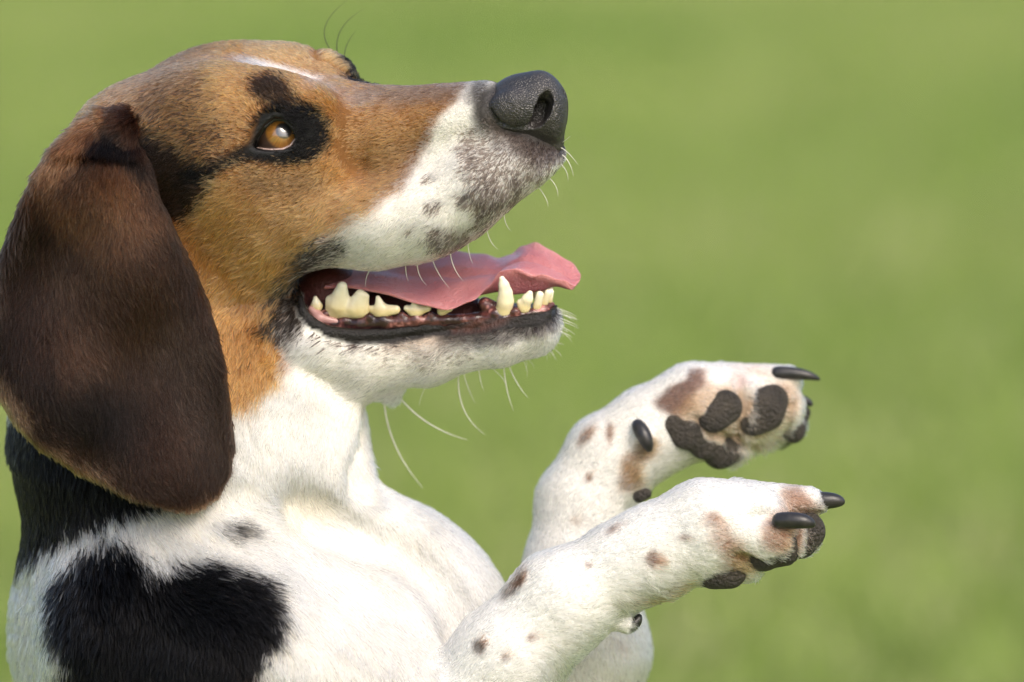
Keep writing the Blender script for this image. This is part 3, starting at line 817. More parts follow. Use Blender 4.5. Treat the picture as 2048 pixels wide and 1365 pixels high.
def scatter(pts, quads, wv, count):
    tri = np.concatenate([quads[:, [0, 1, 2]], quads[:, [0, 2, 3]]], 0)
    a, b, c = pts[tri[:, 0]], pts[tri[:, 1]], pts[tri[:, 2]]
    ar = 0.5 * np.linalg.norm(np.cross(b - a, c - a), axis=1) * wv[tri].mean(1)
    cs = np.cumsum(ar)
    ti = np.searchsorted(cs, rng.random(count) * cs[-1]).clip(0, len(tri) - 1)
    u = rng.random(count); v = rng.random(count)
    fl = u + v > 1; u[fl] = 1 - u[fl]; v[fl] = 1 - v[fl]
    return a[ti] * (1 - u - v)[:, None] + b[ti] * u[:, None] + c[ti] * v[:, None]

def side_xy(p, ids):
    """where a point of the coat lies in the side view; the head's far half copies its near half"""
    t = lateral(p[:, 0], p[:, 1], p[:, 2])
    far = (t < 0) & (ids == 0) & (p[:, 1] < 800) & (p[:, 0] > 300)
    q = p.copy()
    q[far] = p[far] - 2 * t[far][:, None] * NEAR
    return q[:, 0], q[:, 1]

def coat(p, ids, jitter=0.0, single=False):
    x, y = side_xy(p, ids)
    if np.any(jitter):
        x = x + rng.normal(0, 1, len(x)) * jitter; y = y + rng.normal(0, 1, len(y)) * jitter
    out = np.zeros((len(p), 3)); bare = np.zeros(len(p))
    for k, Pm in ((0, PB), (1, PN), (2, PF)):
        m = ids == k
        if not m.any(): continue
        c = Pm.look(Pm.c, x[m], y[m])
        pr = Pm.look(Pm.pr, x[m], y[m]); pc = Pm.look(Pm.pc, x[m], y[m])
        if single:
            hit = (rng.random(len(c)) < pr)[:, None]
            c = np.where(hit, pc, c)
        else:
            c = c * (1 - 0.5 * pr[:, None]) + pc * 0.5 * pr[:, None]
        out[m] = c
        bare[m] = Pm.look(Pm.bare, x[m], y[m])
        if k == 0:
            X, Y, t = p[m, 0], p[m, 1], lateral(p[m, 0], p[m, 1], p[m, 2])
            tj = t + rng.normal(0, 4, len(t))
            b = np.clip((31 - np.abs(tj)) / 14, 0, 1) * np.clip((X - 455) / 60, 0, 1) * np.clip((668 - X) / 40, 0, 1) * (Y < 215)
            g = np.clip((X - 470) / 70, 0, 1)[:, None]
            out[m] = out[m] * (1 - b[:, None]) + (np.array([0.20, 0.16, 0.14]) * (1 - g) + np.array([0.80, 0.72, 0.66]) * g) * b[:, None]
            fw = (np.clip((-27 - tj) / 8, 0, 1) * (X > 500) * (X < 720) * (Y < 190))[:, None]
            out[m] = out[m] * (1 - fw) + np.array([0.43, 0.215, 0.075]) * fw
            # dark lashes and brow of the far eye
            dd = np.minimum.reduce([np.hypot(X - ax - np.clip(((X - ax) * ex + (Y - ay) * ey) / (ex * ex + ey * ey), 0, 1) * ex, Y - ay - np.clip(((X - ax) * ex + (Y - ay) * ey) / (ex * ex + ey * ey), 0, 1) * ey)
                                    for ax, ay, ex, ey in ((672, 104, 30, 22), (700, 124, 44, 62))])
            b = (np.clip((24 - dd + rng.normal(0, 3, len(dd))) / 9, 0, 1) * (t < -20))[:, None]
            out[m] = out[m] * (1 - b) + np.array([0.008, 0.007, 0.007]) * b
    m = ids == 3
    out[m] = (0.085, 0.022, 0.02); bare[m] = 1
    m = ids == 4
    if m.any():
        k = np.clip(1 - np.abs(p[m, 0] - 965) / 85, 0, 1)[:, None] * (0.6 + 0.4 * np.sin(p[m, 0:1] * 0.13 + p[m, 1:2] * 0.21))
        out[m] = np.array([0.010, 0.008, 0.008]) * (1 - k) + np.array([0.10, 0.035, 0.024]) * k
        bare[m] = 1
    return out, bare

def build_body():
    pts, quads = BODY.mesh()
    nrm = BODY.grad(pts)
    ids = BODY.ids(pts)
    col, bare = coat(pts, ids)
    # bare rim where the lips turn in
    body = make_mesh('body', pts, quads, M_SKIN, dog, {'coat': col * np.where(bare > 0.5, 1.0, 0.35 + 0.5 * np.clip(col[:, 1] / 0.7, 0, 1))[:, None], 'wet': bare})  # skin under coloured fur dimmed, shade between hairs put into the colour
    if not FUR: return body
    vis = np.where(nrm[:, 2] < 0.35, 1.0, 0.12) * np.where(pts[:, 1] < 1440, 1.0, 0.03)
    vis = vis * (1 - np.clip(bare * 1.3, 0, 1)) * np.where(pts[:, 1] > 2820, 0.0, 1)
    hd = (pts[:, 1] < 800) & (pts[:, 0] > 280) & (ids == 0)
    vis = vis * np.where(hd, 1.5, 1.0)
    # keep hair off the mouth cavity and the turned-in lips
    p = scatter(pts, quads, vis, N_BODY)
    n = BODY.grad(p)
    hid = BODY.ids(p)
    c, br = coat(p, hid, np.where(hid == 0, np.where(p[:, 1] > 860, 9.0, np.where(p[:, 0] > 825, 3.5, 7.5)), 3.0), True)
    _, br2 = coat(p, hid)
    keep = br2 < 0.45
    x, y = side_xy(p, hid)
    X, Y = p[:, 0], p[:, 1]
    inside = (poly_d(X, Y, [(598, 588), (612, 632), (700, 660), (860, 646), (1010, 628), (1102, 606), (1130, 600), (1130, 345), (1088, 374), (1042, 406), (1003, 440), (940, 491), (905, 508), (850, 532), (700, 557), (620, 580)]) < 3) & (hid == 0)
    keep &= ~inside
    for ch, pf in PADS:
        for e, rr in ch:
            q = (p - e) / np.array([1, 1, pf])
            keep &= ~((np.sum(q * q, 1) < (rr * 0.86) ** 2) & (hid > 0))
    p, n, hid, c, x, y = p[keep], n[keep], hid[keep], c[keep], x[keep], y[keep]
    f = np.zeros((len(p), 4))
    for k, ctl in ((0, CB), (1, CN), (2, CF)):
        m = hid == k
        if m.any(): f[m] = field_vec(ctl, x[m], y[m], 3.0, 0.9 if k == 0 else 0.66)
    tf = (hid == 0) & (p[:, 0] > 630) & (p[:, 0] < 750) & (p[:, 1] < 190) & (lateral(p[:, 0], p[:, 1], p[:, 2]) < -60)
    f[tf, 0] = 0.75; f[tf, 1] = -0.65; f[tf, 2] = 30; f[tf, 3] = 26
    low = p[:, 1] > 1440
    f[low, 0] = 0.15; f[low, 1] = 1
    # loose waves so that neighbouring hairs part in locks
    k = rng.normal(0, 1, (6, 3)); ph = rng.random(6) * 6.28
    wob = sum(np.sin((p * unit(k[i]) * (0.05 + 0.03 * i)).sum(1) + ph[i]) for i in range(6)) * 0.09
    d3 = np.stack([f[:, 0] - f[:, 1] * wob, f[:, 1] + f[:, 0] * wob, np.zeros(len(p))], 1)
    lum = rng.lognormal(0, 0.38, (len(p), 1)) * (0.93 + 0.10 * np.sin(p[:, 0:1] * 0.02 + p[:, 1:2] * 0.03))
    c = np.clip(c * np.where(c.max(1, keepdims=True) > 0.7, np.minimum(lum, 1.12), lum), 0.002, 0.93)
    cl = np.clip((f[:, 2] - 18) / 85, 0.10, 0.85) * np.where(hid == 0, 1.0, 0.6)
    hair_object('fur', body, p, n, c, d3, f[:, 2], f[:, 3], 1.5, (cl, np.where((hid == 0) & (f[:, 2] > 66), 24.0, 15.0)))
    return body

N_BODY = 400000

front = BODY.front
# pads: (centre, radii, angle, leg)
fdz, ndz = 255, -120
def padrow(x, y, rx, ry, rz, a, d0, d1, sink=0.25):
    z = front(x, y, d0, d1)
    return (P(x, y, z + rz * sink), (rx, ry, rz), a)
def padcap(pts, d0, d1, fd=0.5, sink=6):
    """a pad as a chain of rounded lumps lying on the sole: ((x, y, r), ...)"""
    return [(P(x, y, front(x, y, d0, d1) + sink), r) for x, y, r in pts], fd
PADS = [
    padcap([(1428, 834, 33), (1450, 815, 36)], 60, 420), padcap([(1506, 846, 27), (1526, 822, 42), (1546, 800, 32)], 60, 420),
    padcap([(1560, 886, 15), (1586, 862, 22), (1606, 826, 16)], 60, 420, 0.8, 12),
    padcap([(1350, 850, 24), (1372, 868, 28), (1406, 893, 22), (1440, 904, 32), (1470, 906, 21)], 60, 420, 0.5, 5),
    ([(P(1278, 994, fdz - 94), 13), (P(1292, 988, fdz - 94), 12)], 1.0),
    ([(P(1526, 1100, ndz - 28), 43), (P(1551, 1084, ndz - 33), 55)], 0.9), ([(P(1599, 1080, ndz + 29), 38), (P(1611, 1063, ndz + 29), 40)], 0.9),
    ([(P(1428, 1140, ndz - 22), 39), (P(1458, 1142, ndz - 22), 36)], 0.9),
]
body = build_body()

# ---------------------------------------------------------------- ears
EAR = [(306, 322), (292, 290), (268, 262), (246, 236), (222, 222), (185, 240), (140, 284), (100, 334), (72, 385), (48, 440), (24, 500), (8, 560), (-2, 630), (-6, 700), (4, 770), (34, 826), (84, 880), (150, 930), (225, 966), (300, 994), (350, 1008), (388, 1010),
       (420, 998), (448, 972), (468, 930), (474, 880), (464, 800), (453, 715), (436, 650), (416, 590), (388, 528), (352, 452), (324, 390)]
def ear_mid(X, Y):
    c = 262 - 0.20 * (Y - 300) + np.where(Y > 300, 0.62 * np.clip(Y - 620, 0, None) * 0.6, 0)
    v = (Y - 300) / 700.0
    base = -164 - 24 * np.tanh(np.clip(v, 0, 1.2) * 2.3) + 480 * np.clip(-v, 0, 1)
    u = (X - (190 + 60 * v)) / 260.0
    return base + 70 * u * u * np.clip(v * 2 + 0.5, 0, 1) + 12 * np.sin(X * 0.02 + Y * 0.011) + 10 * np.sin(Y * 0.016 - X * 0.012) - 24 * np.exp(-((X - 215) / 60.0) ** 2 - ((Y - 370) / 70.0) ** 2)

PE = Paint((0.020, 0.0095, 0.0058))
PE.add(('p', [(200, 190), (330, 330), (330, 420), (280, 470), (180, 440), (110, 400), (60, 400), (120, 260)]), (0.045, 0.020, 0.0095), 0.9, 40)
PE.add(('p', [(120, 345), (210, 330), (280, 345), (280, 430), (230, 520), (180, 470), (130, 400)]), (0.085, 0.036, 0.012), 0.75, 36)
PE.add(('l', [(222, 225), (150, 280), (100, 330)], 22), (0.15, 0.07, 0.03), 0.7, 22)
PE.add(('l', [(-10, 650), (-2, 760), (60, 865), (160, 945), (300, 1003), (400, 1015), (450, 985)], 16), (0.15, 0.078, 0.042), 0.9, 20)
PE.add(('e', 230, 600, 110, 160, 10), (0.045, 0.022, 0.012), 0.6, 60)
PE.add(('e', 400, 760, 60, 160, -10), (0.03, 0.019, 0.013), 0.5, 50)
PE.add(('e', 180, 800, 110, 60, 30), (0.006, 0.005, 0.005), 0.75, 40)
PE.add(('l', [(60, 430), (20, 520), (10, 600)], 26), (0.03, 0.019, 0.014), 0.6, 24)
PE.add(('p', [(240, 228), (264, 252), (304, 310), (316, 366), (284, 338), (242, 304), (196, 308), (158, 320), (198, 280), (228, 258)]), (0.006, 0.005, 0.005), 0.96, 13)
PE.add(('l', [(318, 380), (350, 460), (392, 545)], 8), (0.02, 0.014, 0.011), 0.7, 8)

def build_ear(side):
    F = Field((-60, 160, -340), (540, 1060, 120), 5.0)
    sl_, g = F.box(F.lo, F.lo + F.n * F.h)
    X, Y, Z = g
    d2 = poly_d(X + 0 * Y, Y + 0 * X, EAR)[:, :, 0]
    d2 = d2[:, :, None] + 15
    mid = ear_mid(X, Y)
    dz = np.abs(Z - mid) * 0.88 - 5
    q = np.sqrt(np.maximum(d2, 0) ** 2 + np.maximum(dz, 0) ** 2) + np.minimum(np.maximum(d2, dz), 0)
    F.D[...] = (q - 13).astype(np.float32)
    F.cap(P(262, 268, -100), P(215, 300, -95), 48, 40, 30)
    pts, quads = F.mesh()
    n = F.grad(pts)
    def tint(p, jit=0):
        x, y = p[:, 0], p[:, 1]
        if jit: x = x + rng.normal(0, jit, len(x)); y = y + rng.normal(0, jit, len(x))
        return PE.look(PE.c, x, y)
    c = tint(pts)
    fl = (lambda a: a) if side > 0 else (lambda a: a - 2 * lateral(a[:, 0], a[:, 1], a[:, 2])[:, None] * NEAR + np.array([60.0, 90.0, -30.0]))
    qd = quads if side > 0 else quads[:, ::-1]
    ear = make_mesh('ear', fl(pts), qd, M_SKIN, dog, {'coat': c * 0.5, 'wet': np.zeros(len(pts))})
    if not FUR: return
    out = n[:, 2] if side > 0 else n[:, 2]
    p = scatter(pts, quads, np.where(out < 0.3, 1.0, 0.15), 130000 if side > 0 else 24000)
    nn = F.grad(p)
    f = field_vec(CE, p[:, 0], p[:, 1])
    wob = 0.10 * np.sin(p[:, 0] * 0.05 + p[:, 1] * 0.02) + 0.08 * np.sin(p[:, 0] * 0.021 - p[:, 1] * 0.035 + 1)
    d3 = np.stack([f[:, 0] - f[:, 1] * wob, f[:, 1] + f[:, 0] * wob, np.zeros(len(p))], 1)
    cc = np.clip(tint(p, 6) * rng.lognormal(0, 0.34, (len(p), 1)) * (1 + 0.28 * np.sin(p[:, 0:1] * 0.020 + p[:, 1:2] * 0.011) * np.sin(p[:, 1:2] * 0.016 - p[:, 0:1] * 0.010 + 0.8)), 0.002, 0.9)  # wavy light and dark sheen painted into the ear hair colour
    if side < 0:
        t = 2 * (d3 @ NEAR); d3 = d3 - t[:, None] * NEAR
        nn = nn - 2 * (nn @ NEAR)[:, None] * NEAR
    hair_object('fur', ear, fl(p), nn, cc, d3, f[:, 2], f[:, 3], 1.4, (np.full(len(p), 0.3), 16.0))
build_ear(1)
build_ear(-1)

def blob(name, lo, hi, h, fn, mat, parent=dog, colfn=None):
    F = Field(lo, hi, h)
    fn(F)
    pts, quads = F.mesh()
    at = {}
    if colfn is not None: at['coat'] = colfn(pts)
    return make_mesh(name, pts, quads, mat, parent, at)

def around(pts, m):
    a = np.asarray(pts)
    return a.min(0) - m, a.max(0) + m

# ---------------------------------------------------------------- eyes
def build_eye(c, gaze):
    nu, nv = 96, 64
    gz = unit(gaze)
    s1 = unit(np.cross(gz, [0, 1, 0])); s2 = np.cross(gz, s1)
    th = np.linspace(0, math.pi, nv); ph = np.linspace(0, 2 * math.pi, nu, endpoint=False)
    T, Ph = np.meshgrid(th, ph, indexing='ij')
    r = 49.5 + 3.4 * np.exp(-(T / 0.55) ** 4)
    pt = c + (np.cos(T) * r)[..., None] * gz + (np.sin(T) * np.cos(Ph) * r)[..., None] * s1 + (np.sin(T) * np.sin(Ph) * r)[..., None] * s2
    idx = np.arange(nv * nu).reshape(nv, nu)
    f = np.stack([idx[:-1], np.roll(idx, -1, 1)[:-1], np.roll(idx, -1, 1)[1:], idx[1:]], -1).reshape(-1, 4)
    pts = pt.reshape(-1, 3); Tf = T.ravel(); Pf = Ph.ravel()
    n = f[0:0]
    fn = np.cross(pts[f[4000, 1]] - pts[f[4000, 0]], pts[f[4000, 2]] - pts[f[4000, 0]])
    if fn @ (pts[f[4000, 0]] - c) > 0: f = f[:, ::-1]
    fib = 0.82 + 0.22 * np.sin(Pf * 41 + 2 * np.sin(Pf * 9)) * np.sin(Pf * 17 + 1)
    iris = np.array([0.34, 0.145, 0.02])[None, :] * fib[:, None]
    k = np.clip((Tf - 0.29) / 0.05, 0, 1)[:, None]
    col = np.array([0.004, 0.004, 0.005]) * (1 - k) + iris * k
    k = np.clip((Tf - 0.66) / 0.14, 0, 1)[:, None]
    col = col * (1 - k) + np.array([0.055, 0.03, 0.018]) * k
    e = make_mesh('eye', pts, f, M_EYE, dog, {'coat': col})
    return e
build_eye(EYE_C, [0.22, -0.26, -1.0])
g2 = np.array([0.22, -0.26, -1.0]); 
build_eye(mir(EYE_C), g2 - 2 * (g2 @ NEAR) * NEAR)
M_LID = mat_simple('eyelid_skin', (0.012, 0.010, 0.010), 0.4)
M_LIDL = mat_simple('wet_lid_margin', (0.42, 0.31, 0.27), 0.18)
def lid_rim(name, line, rad, mat):
    """a rounded lid margin lying on the eyeball"""
    pp = []
    for x, y in line:
        dx, dy = x - EYE_C[0], y - EYE_C[1]
        z = EYE_C[2] - math.sqrt(max(52.5 ** 2 - dx * dx - dy * dy, 60))
        pp.append(np.array([x, y, z]))
    lo, hi = around(pp, 14)
    def fn(F):
        for a, b, i in zip(pp[:-1], pp[1:], range(99)):
            F.cap(a, b, rad, rad, 2)
    return blob(name, lo, hi, 1.6, fn, mat)
lid_rim('eyelid', [(515, 303), (521, 284), (536, 260), (555, 245), (574, 246), (592, 262), (601, 281), (596, 296)], 5.0, M_LID)
lid_rim('eyelid', [(515, 304), (528, 309), (549, 311), (575, 310), (592, 301), (600, 286)], 4.6, M_LID)
lid_rim('lid_margin', [(521, 301), (534, 304), (550, 305.5), (572, 304.5), (588, 297), (596, 285)], 2.0, M_LIDL)

# ---------------------------------------------------------------- nose
def nose_fn(F):
    R = head_axes(8)
    F.ell(H(1052, 210, 0), (80, 64, 62), 10, 0, R)
    F.ell(H(1088, 216, 0), (38, 72, 52), 24, 0, R)
    for s in (1, -1):
        q = (lambda x, y, t: H(x, y, t)) if s > 0 else (lambda x, y, t: mir(H(x, y, t)))
        F.ell(q(1026, 220, 46), (52, 40, 26), 14, 0, R)
        F.cap(q(1040, 268, 34), q(1100, 286, 10), 14, 18, 12)
        F.ell(q(1106, 236, 24), (20, 46, 24), 16, 0, R)
    F.cap(H(1108, 200, 0), H(1112, 290, 0), 15, 14, 20)
    def cutline(pts, depth, k):
        q = [P(x, y, F.front(x, y, nc[2] - 120, nc[2] + 120) + dd) for x, y, rr, dd in pts]
        for (a, b, u, v) in zip(q[:-1], q[1:], pts[:-1], pts[1:]):
            F.cap(a, b, u[2], v[2], k, None, 1.0, True)
            F.cap(mir(a), mir(b), u[2], v[2], k, None, 1.0, True)
    slit = [(984, 222, 4, 3), (991, 236, 7, 5), (1004, 247, 6, 3), (1024, 255, 4, 2), (1048, 255, 5, 3), (1064, 249, 9, 6)]
    hole = [(1096, 190, 8, 3), (1090, 204, 15, 9), (1082, 220, 19, 14), (1074, 236, 15, 12), (1067, 247, 9, 8)]
    qs = [(slit, 5), (hole, 7)]
    for ln, k in qs:
        cutline(ln, 0, k)
    for dd in (18, 36):
        F.cap(P(1084, 212, F.front(1060, 205, nc[2] - 120, nc[2] + 120) + 14 + dd), P(1078, 234, F.front(1060, 205, nc[2] - 120, nc[2] + 120) + 14 + dd), 15, 15, 6, None, 1.0, True)
    F.cap(H(1122, 150, 0), H(1134, 230, 0), 3.5, 3.5, 5, sub=True)
    F.cap(H(1134, 230, 0), H(1126, 312, 0), 3.5, 4, 5, sub=True)
nc = H(1050, 215, 0)
blob('nose', nc - np.array([110, 110, 130]), nc + np.array([115, 120, 130]), 2.5, nose_fn, M_NOSE)

# ---------------------------------------------------------------- tongue
TS = [
 ((650, 575, 20), (650, 540, 100), (650, 530, 190)), ((720, 573, 8), (720, 538, 95), (720, 520, 185)), ((790, 588, -8), (790, 545, 85), (800, 510, 175)),
 ((850, 608, -20), (852, 552, 72), (868, 503, 165)), ((905, 615, -26), (912, 548, 62), (926, 505, 155)), ((948, 602, -22), (958, 545, 56), (972, 510, 146)),
 ((977, 572, -12), (994, 540, 56), (1003, 513, 140)), ((1000, 547, 0), (1022, 526, 58), (1028, 502, 134)), ((1030, 540, 4), (1050, 517, 60), (1050, 488, 126)),
 ((1072, 548, 8), (1085, 525, 60), (1078, 486, 116)), ((1110, 560, 16), (1116, 540, 58), (1108, 503, 104)), ((1142, 569, 26), (1146, 555, 54), (1142, 524, 88)),
 ((1156, 565, 42), (1162, 556, 56), (1160, 545, 72))]
def build_tongue():
    A = np.array([[P(*q) for q in st] for st in TS])
    n = len(A); nu, nv = 110, 41
    u = np.linspace(0, n - 1.0001, nu); i = u.astype(int); f = (u - i)[:, None, None]
    g = lambda k: A[np.clip(i + k, 0, n - 1)]
    p0, p1, p2, p3 = g(-1), g(0), g(1), g(2)
    C = 0.5 * (2 * p1 + (p2 - p0) * f + (2 * p0 - 5 * p1 + 4 * p2 - p3) * f ** 2 + (3 * p1 - p0 - 3 * p2 + p3) * f ** 3)
    v = np.linspace(-1, 1, nv)[None, :, None]
    N_, M_, F_ = C[:, 0:1], C[:, 1:2], C[:, 2:3]
    top = N_ * (v * v - v) / 2 + M_ * (1 - v * v) + F_ * (v * v + v) / 2
    uu = (u / (n - 1))[:, None]; vv = v[:, :, 0]
    groove = 7 * np.exp(-(vv / 0.16) ** 2) * np.clip((uu - 0.1) * 4, 0, 1) * np.clip((1 - uu) * 5, 0, 1)
    wav = 1.6 * np.sin(uu * 60 + vv * 5) * np.abs(vv) ** 3
    top[..., 1] += groove + wav
    bump_ = np.array([gblur(rng.standard_normal((GW, GH)), 9)[:nu, :nv]])[0]
    top[..., 1] += 1.2 * bump_ / bump_.std()
    sm = np.clip((1 - np.abs(vv)) / 0.55, 0, 1); sm = sm * sm * (3 - 2 * sm)
    belly = 9 + 42 * np.exp(-((uu - 0.66) / 0.15) ** 2)
    th = (7 + belly * sm * np.clip((0.97 - uu) * 5, 0, 1)) * (1 - np.abs(vv) ** 8) ** 0.5 * np.clip((1 - uu) * 12 + 0.35, 0, 1)
    bot = top.copy(); bot[..., 1] += th + 3; bot[..., 0] -= 4
    pts = np.concatenate([top.reshape(-1, 3), bot.reshape(-1, 3)])
    I = np.arange(nu * nv).reshape(nu, nv); J = I + nu * nv
    q = lambda K, r: (np.stack([K[:-1, :-1], K[1:, :-1], K[1:, 1:], K[:-1, 1:]], -1).reshape(-1, 4))[:, ::r]
    fc = [q(I, -1), q(J, 1)]
    for a, b in ((I[:, 0], J[:, 0]), (J[:, -1], I[:, -1]), (I[-1], J[-1]), (J[0], I[0])):
        fc.append(np.stack([a[:-1], a[1:], b[1:], b[:-1]], 1))
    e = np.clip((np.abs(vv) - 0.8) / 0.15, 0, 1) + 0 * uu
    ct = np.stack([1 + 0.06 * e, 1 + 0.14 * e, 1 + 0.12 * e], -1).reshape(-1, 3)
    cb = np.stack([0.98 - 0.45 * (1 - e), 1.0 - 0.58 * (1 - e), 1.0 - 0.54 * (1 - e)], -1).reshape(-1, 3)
    o = make_mesh('tongue', pts, np.concatenate(fc), M_TONGUE, dog, {'coat': np.concatenate([ct, cb])})
    bm_ = o.modifiers.new('round', 'SUBSURF'); bm_.levels = 1; bm_.render_levels = 1
build_tongue()

# ---------------------------------------------------------------- teeth and gums
GUMC = (0.62, 0.50, 0.26); ENAM = (0.86, 0.80, 0.58)
def tooth(caps, ybase, h=2.2, side=1):
    """caps: ((x, y, t, r), (x, y, t, r)) tapered pieces in the side view"""
    if side < 0:
        f = lambda x, y, t: mir(H(x, y, t))
    else:
        f = H
    pp = []
    for a, b in caps:
        pp += [f(*a[:3]), f(*b[:3])]
    lo, hi = around(pp, 26)
    def fn(F):
        for a, b in caps:
            F.cap(f(*a[:3]), f(*b[:3]), a[3], b[3], 7, 0, 0.75)
    ys = [q[1] for q in pp]
    y0, y1 = max(ys), min(ys)
    def cf(pts):
        k = np.clip((pts[:, 1] - y1) / (y0 - y1 + 1e-6), 0, 1)[:, None] ** 2
        return np.array([0.88, 0.83, 0.68]) * (1 - k) + np.array([0.72, 0.60, 0.34]) * k
    return blob('tooth', lo, hi, h, fn, M_ENAMEL, dog, cf)
TEETH = [
 [((633, 612, 86, 13), (631, 597, 86, 5))],
 [((678, 608, 84, 25), (684, 574, 84, 11)), ((712, 614, 84, 22), (720, 590, 84, 11)), ((722, 612, 84, 17), (731, 594, 84, 8)), ((668, 618, 84, 17), (660, 600, 84, 9)), ((668, 622, 84, 17), (722, 620, 84, 17))],
 [((762, 622, 80, 15), (756, 596, 80, 5)), ((762, 622, 80, 14), (792, 620, 80, 9)), ((752, 622, 80, 10), (739, 618, 80, 7))],
 [((832, 622, 72, 13), (828, 604, 72, 5)), ((832, 623, 72, 11), (856, 617, 72, 7)), ((826, 623, 72, 10), (814, 617, 72, 7))],
 [((884, 622, 64, 9), (886, 612, 64, 5)), ((884, 623, 64, 8), (900, 618, 64, 6))],
 [((1008, 620, 48, 17), (1011, 602, 49, 15.8)), ((1011, 602, 49, 15.8), (1011, 586, 49, 13)), ((1011, 586, 49, 13), (1008, 571, 50, 9.5)), ((1008, 571, 50, 9.5), (1004, 558, 50, 6)), ((1006, 624, 48, 14), (998, 624, 48, 10))],
 [((1048, 616, 40, 11), (1055, 598, 40, 10)), ((1055, 598, 40, 10), (1060, 587, 40, 6)), ((1048, 616, 40, 11), (1040, 606, 40, 7))],
 [((1074, 614, 28, 9), (1080, 590, 28, 8))],
 [((1088, 608, 16, 8), (1096, 586, 16, 7))],
 [((1098, 604, 5, 7), (1102, 584, 5, 6))],
]
for t in TEETH:
    tooth(t, 0)
for t in (TEETH[1], TEETH[2], TEETH[6], TEETH[7], TEETH[8]):
    tooth(t, 0, 3.2, -1)

def gum_fn(F):
    ln = [(622, 628, 86, 13), (668, 648, 86, 16), (720, 648, 86, 16), (770, 646, 82, 14), (832, 643, 74, 13), (890, 641, 64, 12), (950, 640, 55, 13), (1008, 640, 50, 15), (1056, 632, 36, 13), (1086, 622, 22, 11), (1102, 612, 6, 9)]
    for a, b in zip(ln[:-1], ln[1:]):
        F.cap(H(*a[:3]), H(*b[:3]), a[3], b[3], 8)
    for x, y, t, r in ((652, 628, 92, 11), (690, 641, 92, 11), (738, 634, 90, 10), (764, 638, 87, 10), (803, 630, 80, 8), (832, 635, 77, 8), (862, 629, 72, 7), (990, 627, 54, 12), (1030, 624, 50, 11), (640, 640, 90, 14)):
        F.ell(H(x, y, t), (r, r * 0.8, r * 0.8), 8)
    F.cap(H(970, 610, 36), H(990, 618, 40), 16, 14, 8)
lo, hi = around([H(600, 560, 110), H(1130, 680, -20), H(600, 680, 110), H(1130, 560, -20)], 30)
blob('gum', lo, hi, 3.5, gum_fn, M_GUM)
M_FOLD = mat_simple('cheek_lining', (0.50, 0.27, 0.25), 0.25)
def fold_fn(F):
    F.cap(H(623, 618, 92), H(640, 636, 96), 7, 11, 8); F.cap(H(640, 636, 96), H(690, 648, 94), 11, 5, 8)
lo, hi = around([H(610, 600, 96), H(700, 660, 96)], 24)
blob('cheek_lining', lo, hi, 2.5, fold_fn, M_FOLD)

# ---------------------------------------------------------------- pads and claws
for ch, pf in PADS:
    lo, hi = around([q for q, rr in ch], max(rr for q, rr in ch) + 8)
    blob('paw_pad', lo, hi, 3.0, lambda F: F.chain(ch, 18, 0, pf) if len(ch) > 1 else None, M_PAD)
_z1 = front(1282, 872, 60, 420) - 4
CLAWS = [
 [(P(1556, 747, fdz - 8), 14), (P(1590, 747, fdz - 14), 13), (P(1620, 753, fdz - 14), 8), (P(1638, 759, fdz - 12), 3)],
 [(P(1276, 852, _z1 + 10), 13), (P(1284, 862, _z1 - 4), 15), (P(1292, 884, _z1 - 6), 14), (P(1298, 896, _z1 - 4), 8)],
 [(P(1606, 800, fdz + 40), 9), (P(1618, 806, fdz + 40), 6), (P(1622, 810, fdz + 40), 3)],
 [(P(1640, 1002, ndz + 40), 17), (P(1660, 1001, ndz + 38), 16), (P(1676, 1003, ndz + 38), 11), (P(1683, 1004, ndz + 38), 6)],
 [(P(1560, 1042, ndz - 90), 16), (P(1590, 1041, ndz - 100), 16.5), (P(1612, 1045, ndz - 102), 12), (P(1625, 1049, ndz - 100), 6)],
 [(P(1258, 1252, ndz + 2), 13), (P(1270, 1246, ndz), 11), (P(1278, 1234, ndz), 6)],
]
for ch in CLAWS:
    lo, hi = around([p for p, r in ch], 20)
    cp = np.array([q for q, rr in ch]); cr = np.array([rr for q, rr in ch], float)
    tt = np.linspace(0, 1, len(ch)); uu_ = np.linspace(0, 1, 16)
    pc = [np.polyfit(tt, cp[:, i], 2) for i in range(3)]; rc_ = np.polyfit(tt, cr, 2)
    dn = [(np.array([np.polyval(pc[i], u) for i in range(3)]), max(2.5, float(np.polyval(rc_, u)))) for u in uu_]
    blob('claw', lo, hi, 1.8, lambda F: F.chain(dn, 2), M_CLAW)

# ---------------------------------------------------------------- whiskers
def tube(name, pts, r0, mat, parent=dog):
    pts = np.asarray(pts, float); n = 14
    u = np.linspace(0, 1, n)[:, None]
    a, b, c = pts
    b2 = 2 * b - 0.5 * (a + c)
    line = a * (1 - u) ** 2 + 2 * b2 * u * (1 - u) + c * u * u
    tg = unit(np.gradient(line, axis=0))
    s1 = unit(np.cross(tg, [0.1, 0.2, 1.0])); s2 = np.cross(tg, s1)
    rr = r0 * (1 - 0.85 * u ** 1.5)
    ring = np.stack([line + rr * (math.cos(k * math.pi / 2) * s1 + math.sin(k * math.pi / 2) * s2) for k in range(4)], 1)
    I = np.arange(n * 4).reshape(n, 4); J = np.roll(I, -1, 1)
    f = np.stack([I[:-1], J[:-1], J[1:], I[1:]], -1).reshape(-1, 4)
    return make_mesh(name, ring.reshape(-1, 3), f, mat, parent)
def WH(x, y, t): return H(x, y, t)
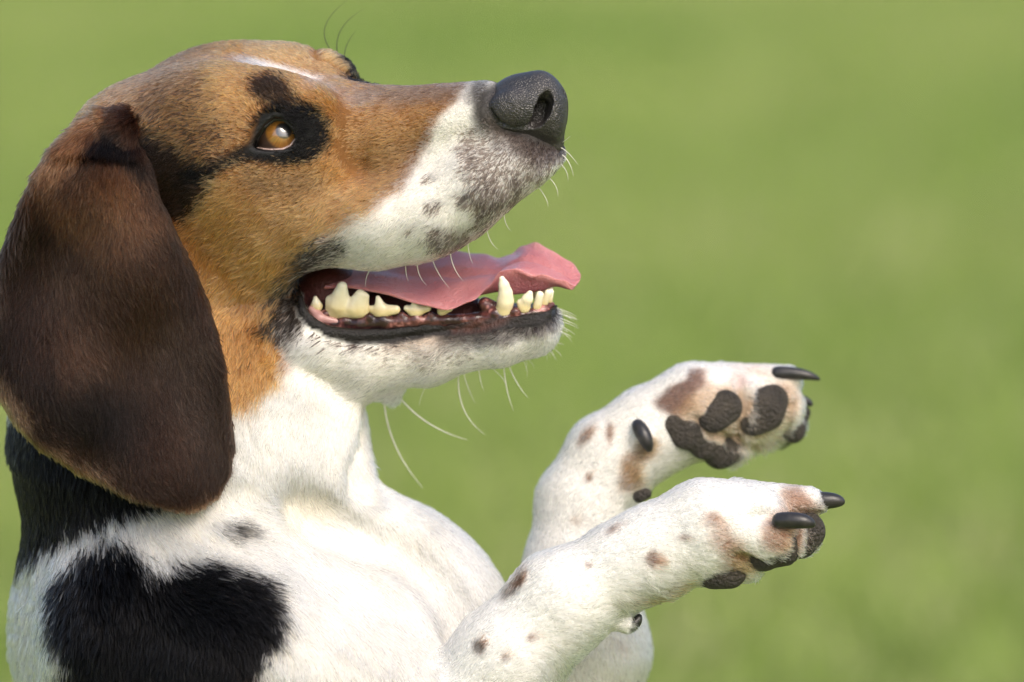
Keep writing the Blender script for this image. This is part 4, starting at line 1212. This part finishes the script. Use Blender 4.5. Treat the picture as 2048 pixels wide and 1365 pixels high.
WL = [  # (start, middle, end) in the side view, side offset, thickness
 ((768, 800), (790, 890), (845, 976), 0, 1.7), ((803, 800), (862, 850), (935, 880), 10, 1.7), ((917, 752), (928, 820), (970, 870), 20, 1.3), ((1008, 735), (1014, 780), (1027, 822), 20, 1.2), ((1018, 732), (1034, 766), (1056, 796), 16, 1.2),
 ((928, 748), (936, 775), (950, 806), 20, 0.9), ((862, 755), (846, 785), (838, 812), 20, 0.9), ((958, 742), (962, 765), (968, 782), 20, 0.9), ((985, 738), (1004, 756), (1012, 772), 16, 0.8),
 ((900, 492), (906, 530), (926, 562), 95, 1.2), ((834, 516), (838, 548), (854, 572), 100, 1.0), ((812, 522), (812, 545), (817, 563), 100, 1.0), ((746, 532), (734, 552), (731, 574), 105, 1.0), ((935, 470), (938, 505), (946, 528), 85, 1.0),
 ((972, 450), (980, 480), (996, 499), 75, 1.1), ((1008, 425), (1012, 448), (1023, 463), 60, 1.0), ((860, 505), (876, 545), (900, 578), 98, 0.9),
 ((1122, 296), (1138, 308), (1156, 330), 12, 1.0), ((1124, 310), (1138, 326), (1147, 352), 12, 1.0), ((1124, 286), (1132, 280), (1142, 272), 8, 0.8), ((1118, 326), (1132, 342), (1136, 362), 16, 0.9), ((1098, 356), (1112, 374), (1116, 394), 24, 0.9), ((1078, 376), (1092, 398), (1096, 414), 30, 0.8),
]
for a, b, c, t, r in WL:
    tube('whisker', [WH(*a, t), WH(*b, t + 8), WH(*c, t + 12)], r, M_WHISK)
chin = [(1120, 622), (1126, 640), (1120, 660), (1110, 676), (1098, 692), (1080, 705), (1062, 714), (1042, 722)]
for i in range(26):
    k = rng.random() * (len(chin) - 1.01); j = int(k); q = np.array(chin[j]) * (1 - k + j) + np.array(chin[j + 1]) * (k - j)
    an = math.radians(12 + 70 * k / (len(chin) - 1) + rng.normal(0, 16)); ln = rng.uniform(16, 40)
    e = q + ln * np.array([math.cos(an), math.sin(an)]); md = (q + e) / 2 + np.array([3, -2])
    tt = rng.uniform(-10, 20)
    tube('whisker', [WH(q[0] - 6, q[1] - 6, tt), WH(md[0], md[1], tt), WH(e[0], e[1], tt)], 0.55, M_WHISK)
for a, b, c in (((668, 108), (650, 55), (696, 0)), ((676, 112), (682, 60), (728, 18)), ((690, 130), (692, 95), (712, 62))):
    tube('whisker', [P(*a, 60), P(*b, 60), P(*c, 62)], 0.9, M_WHISKD)
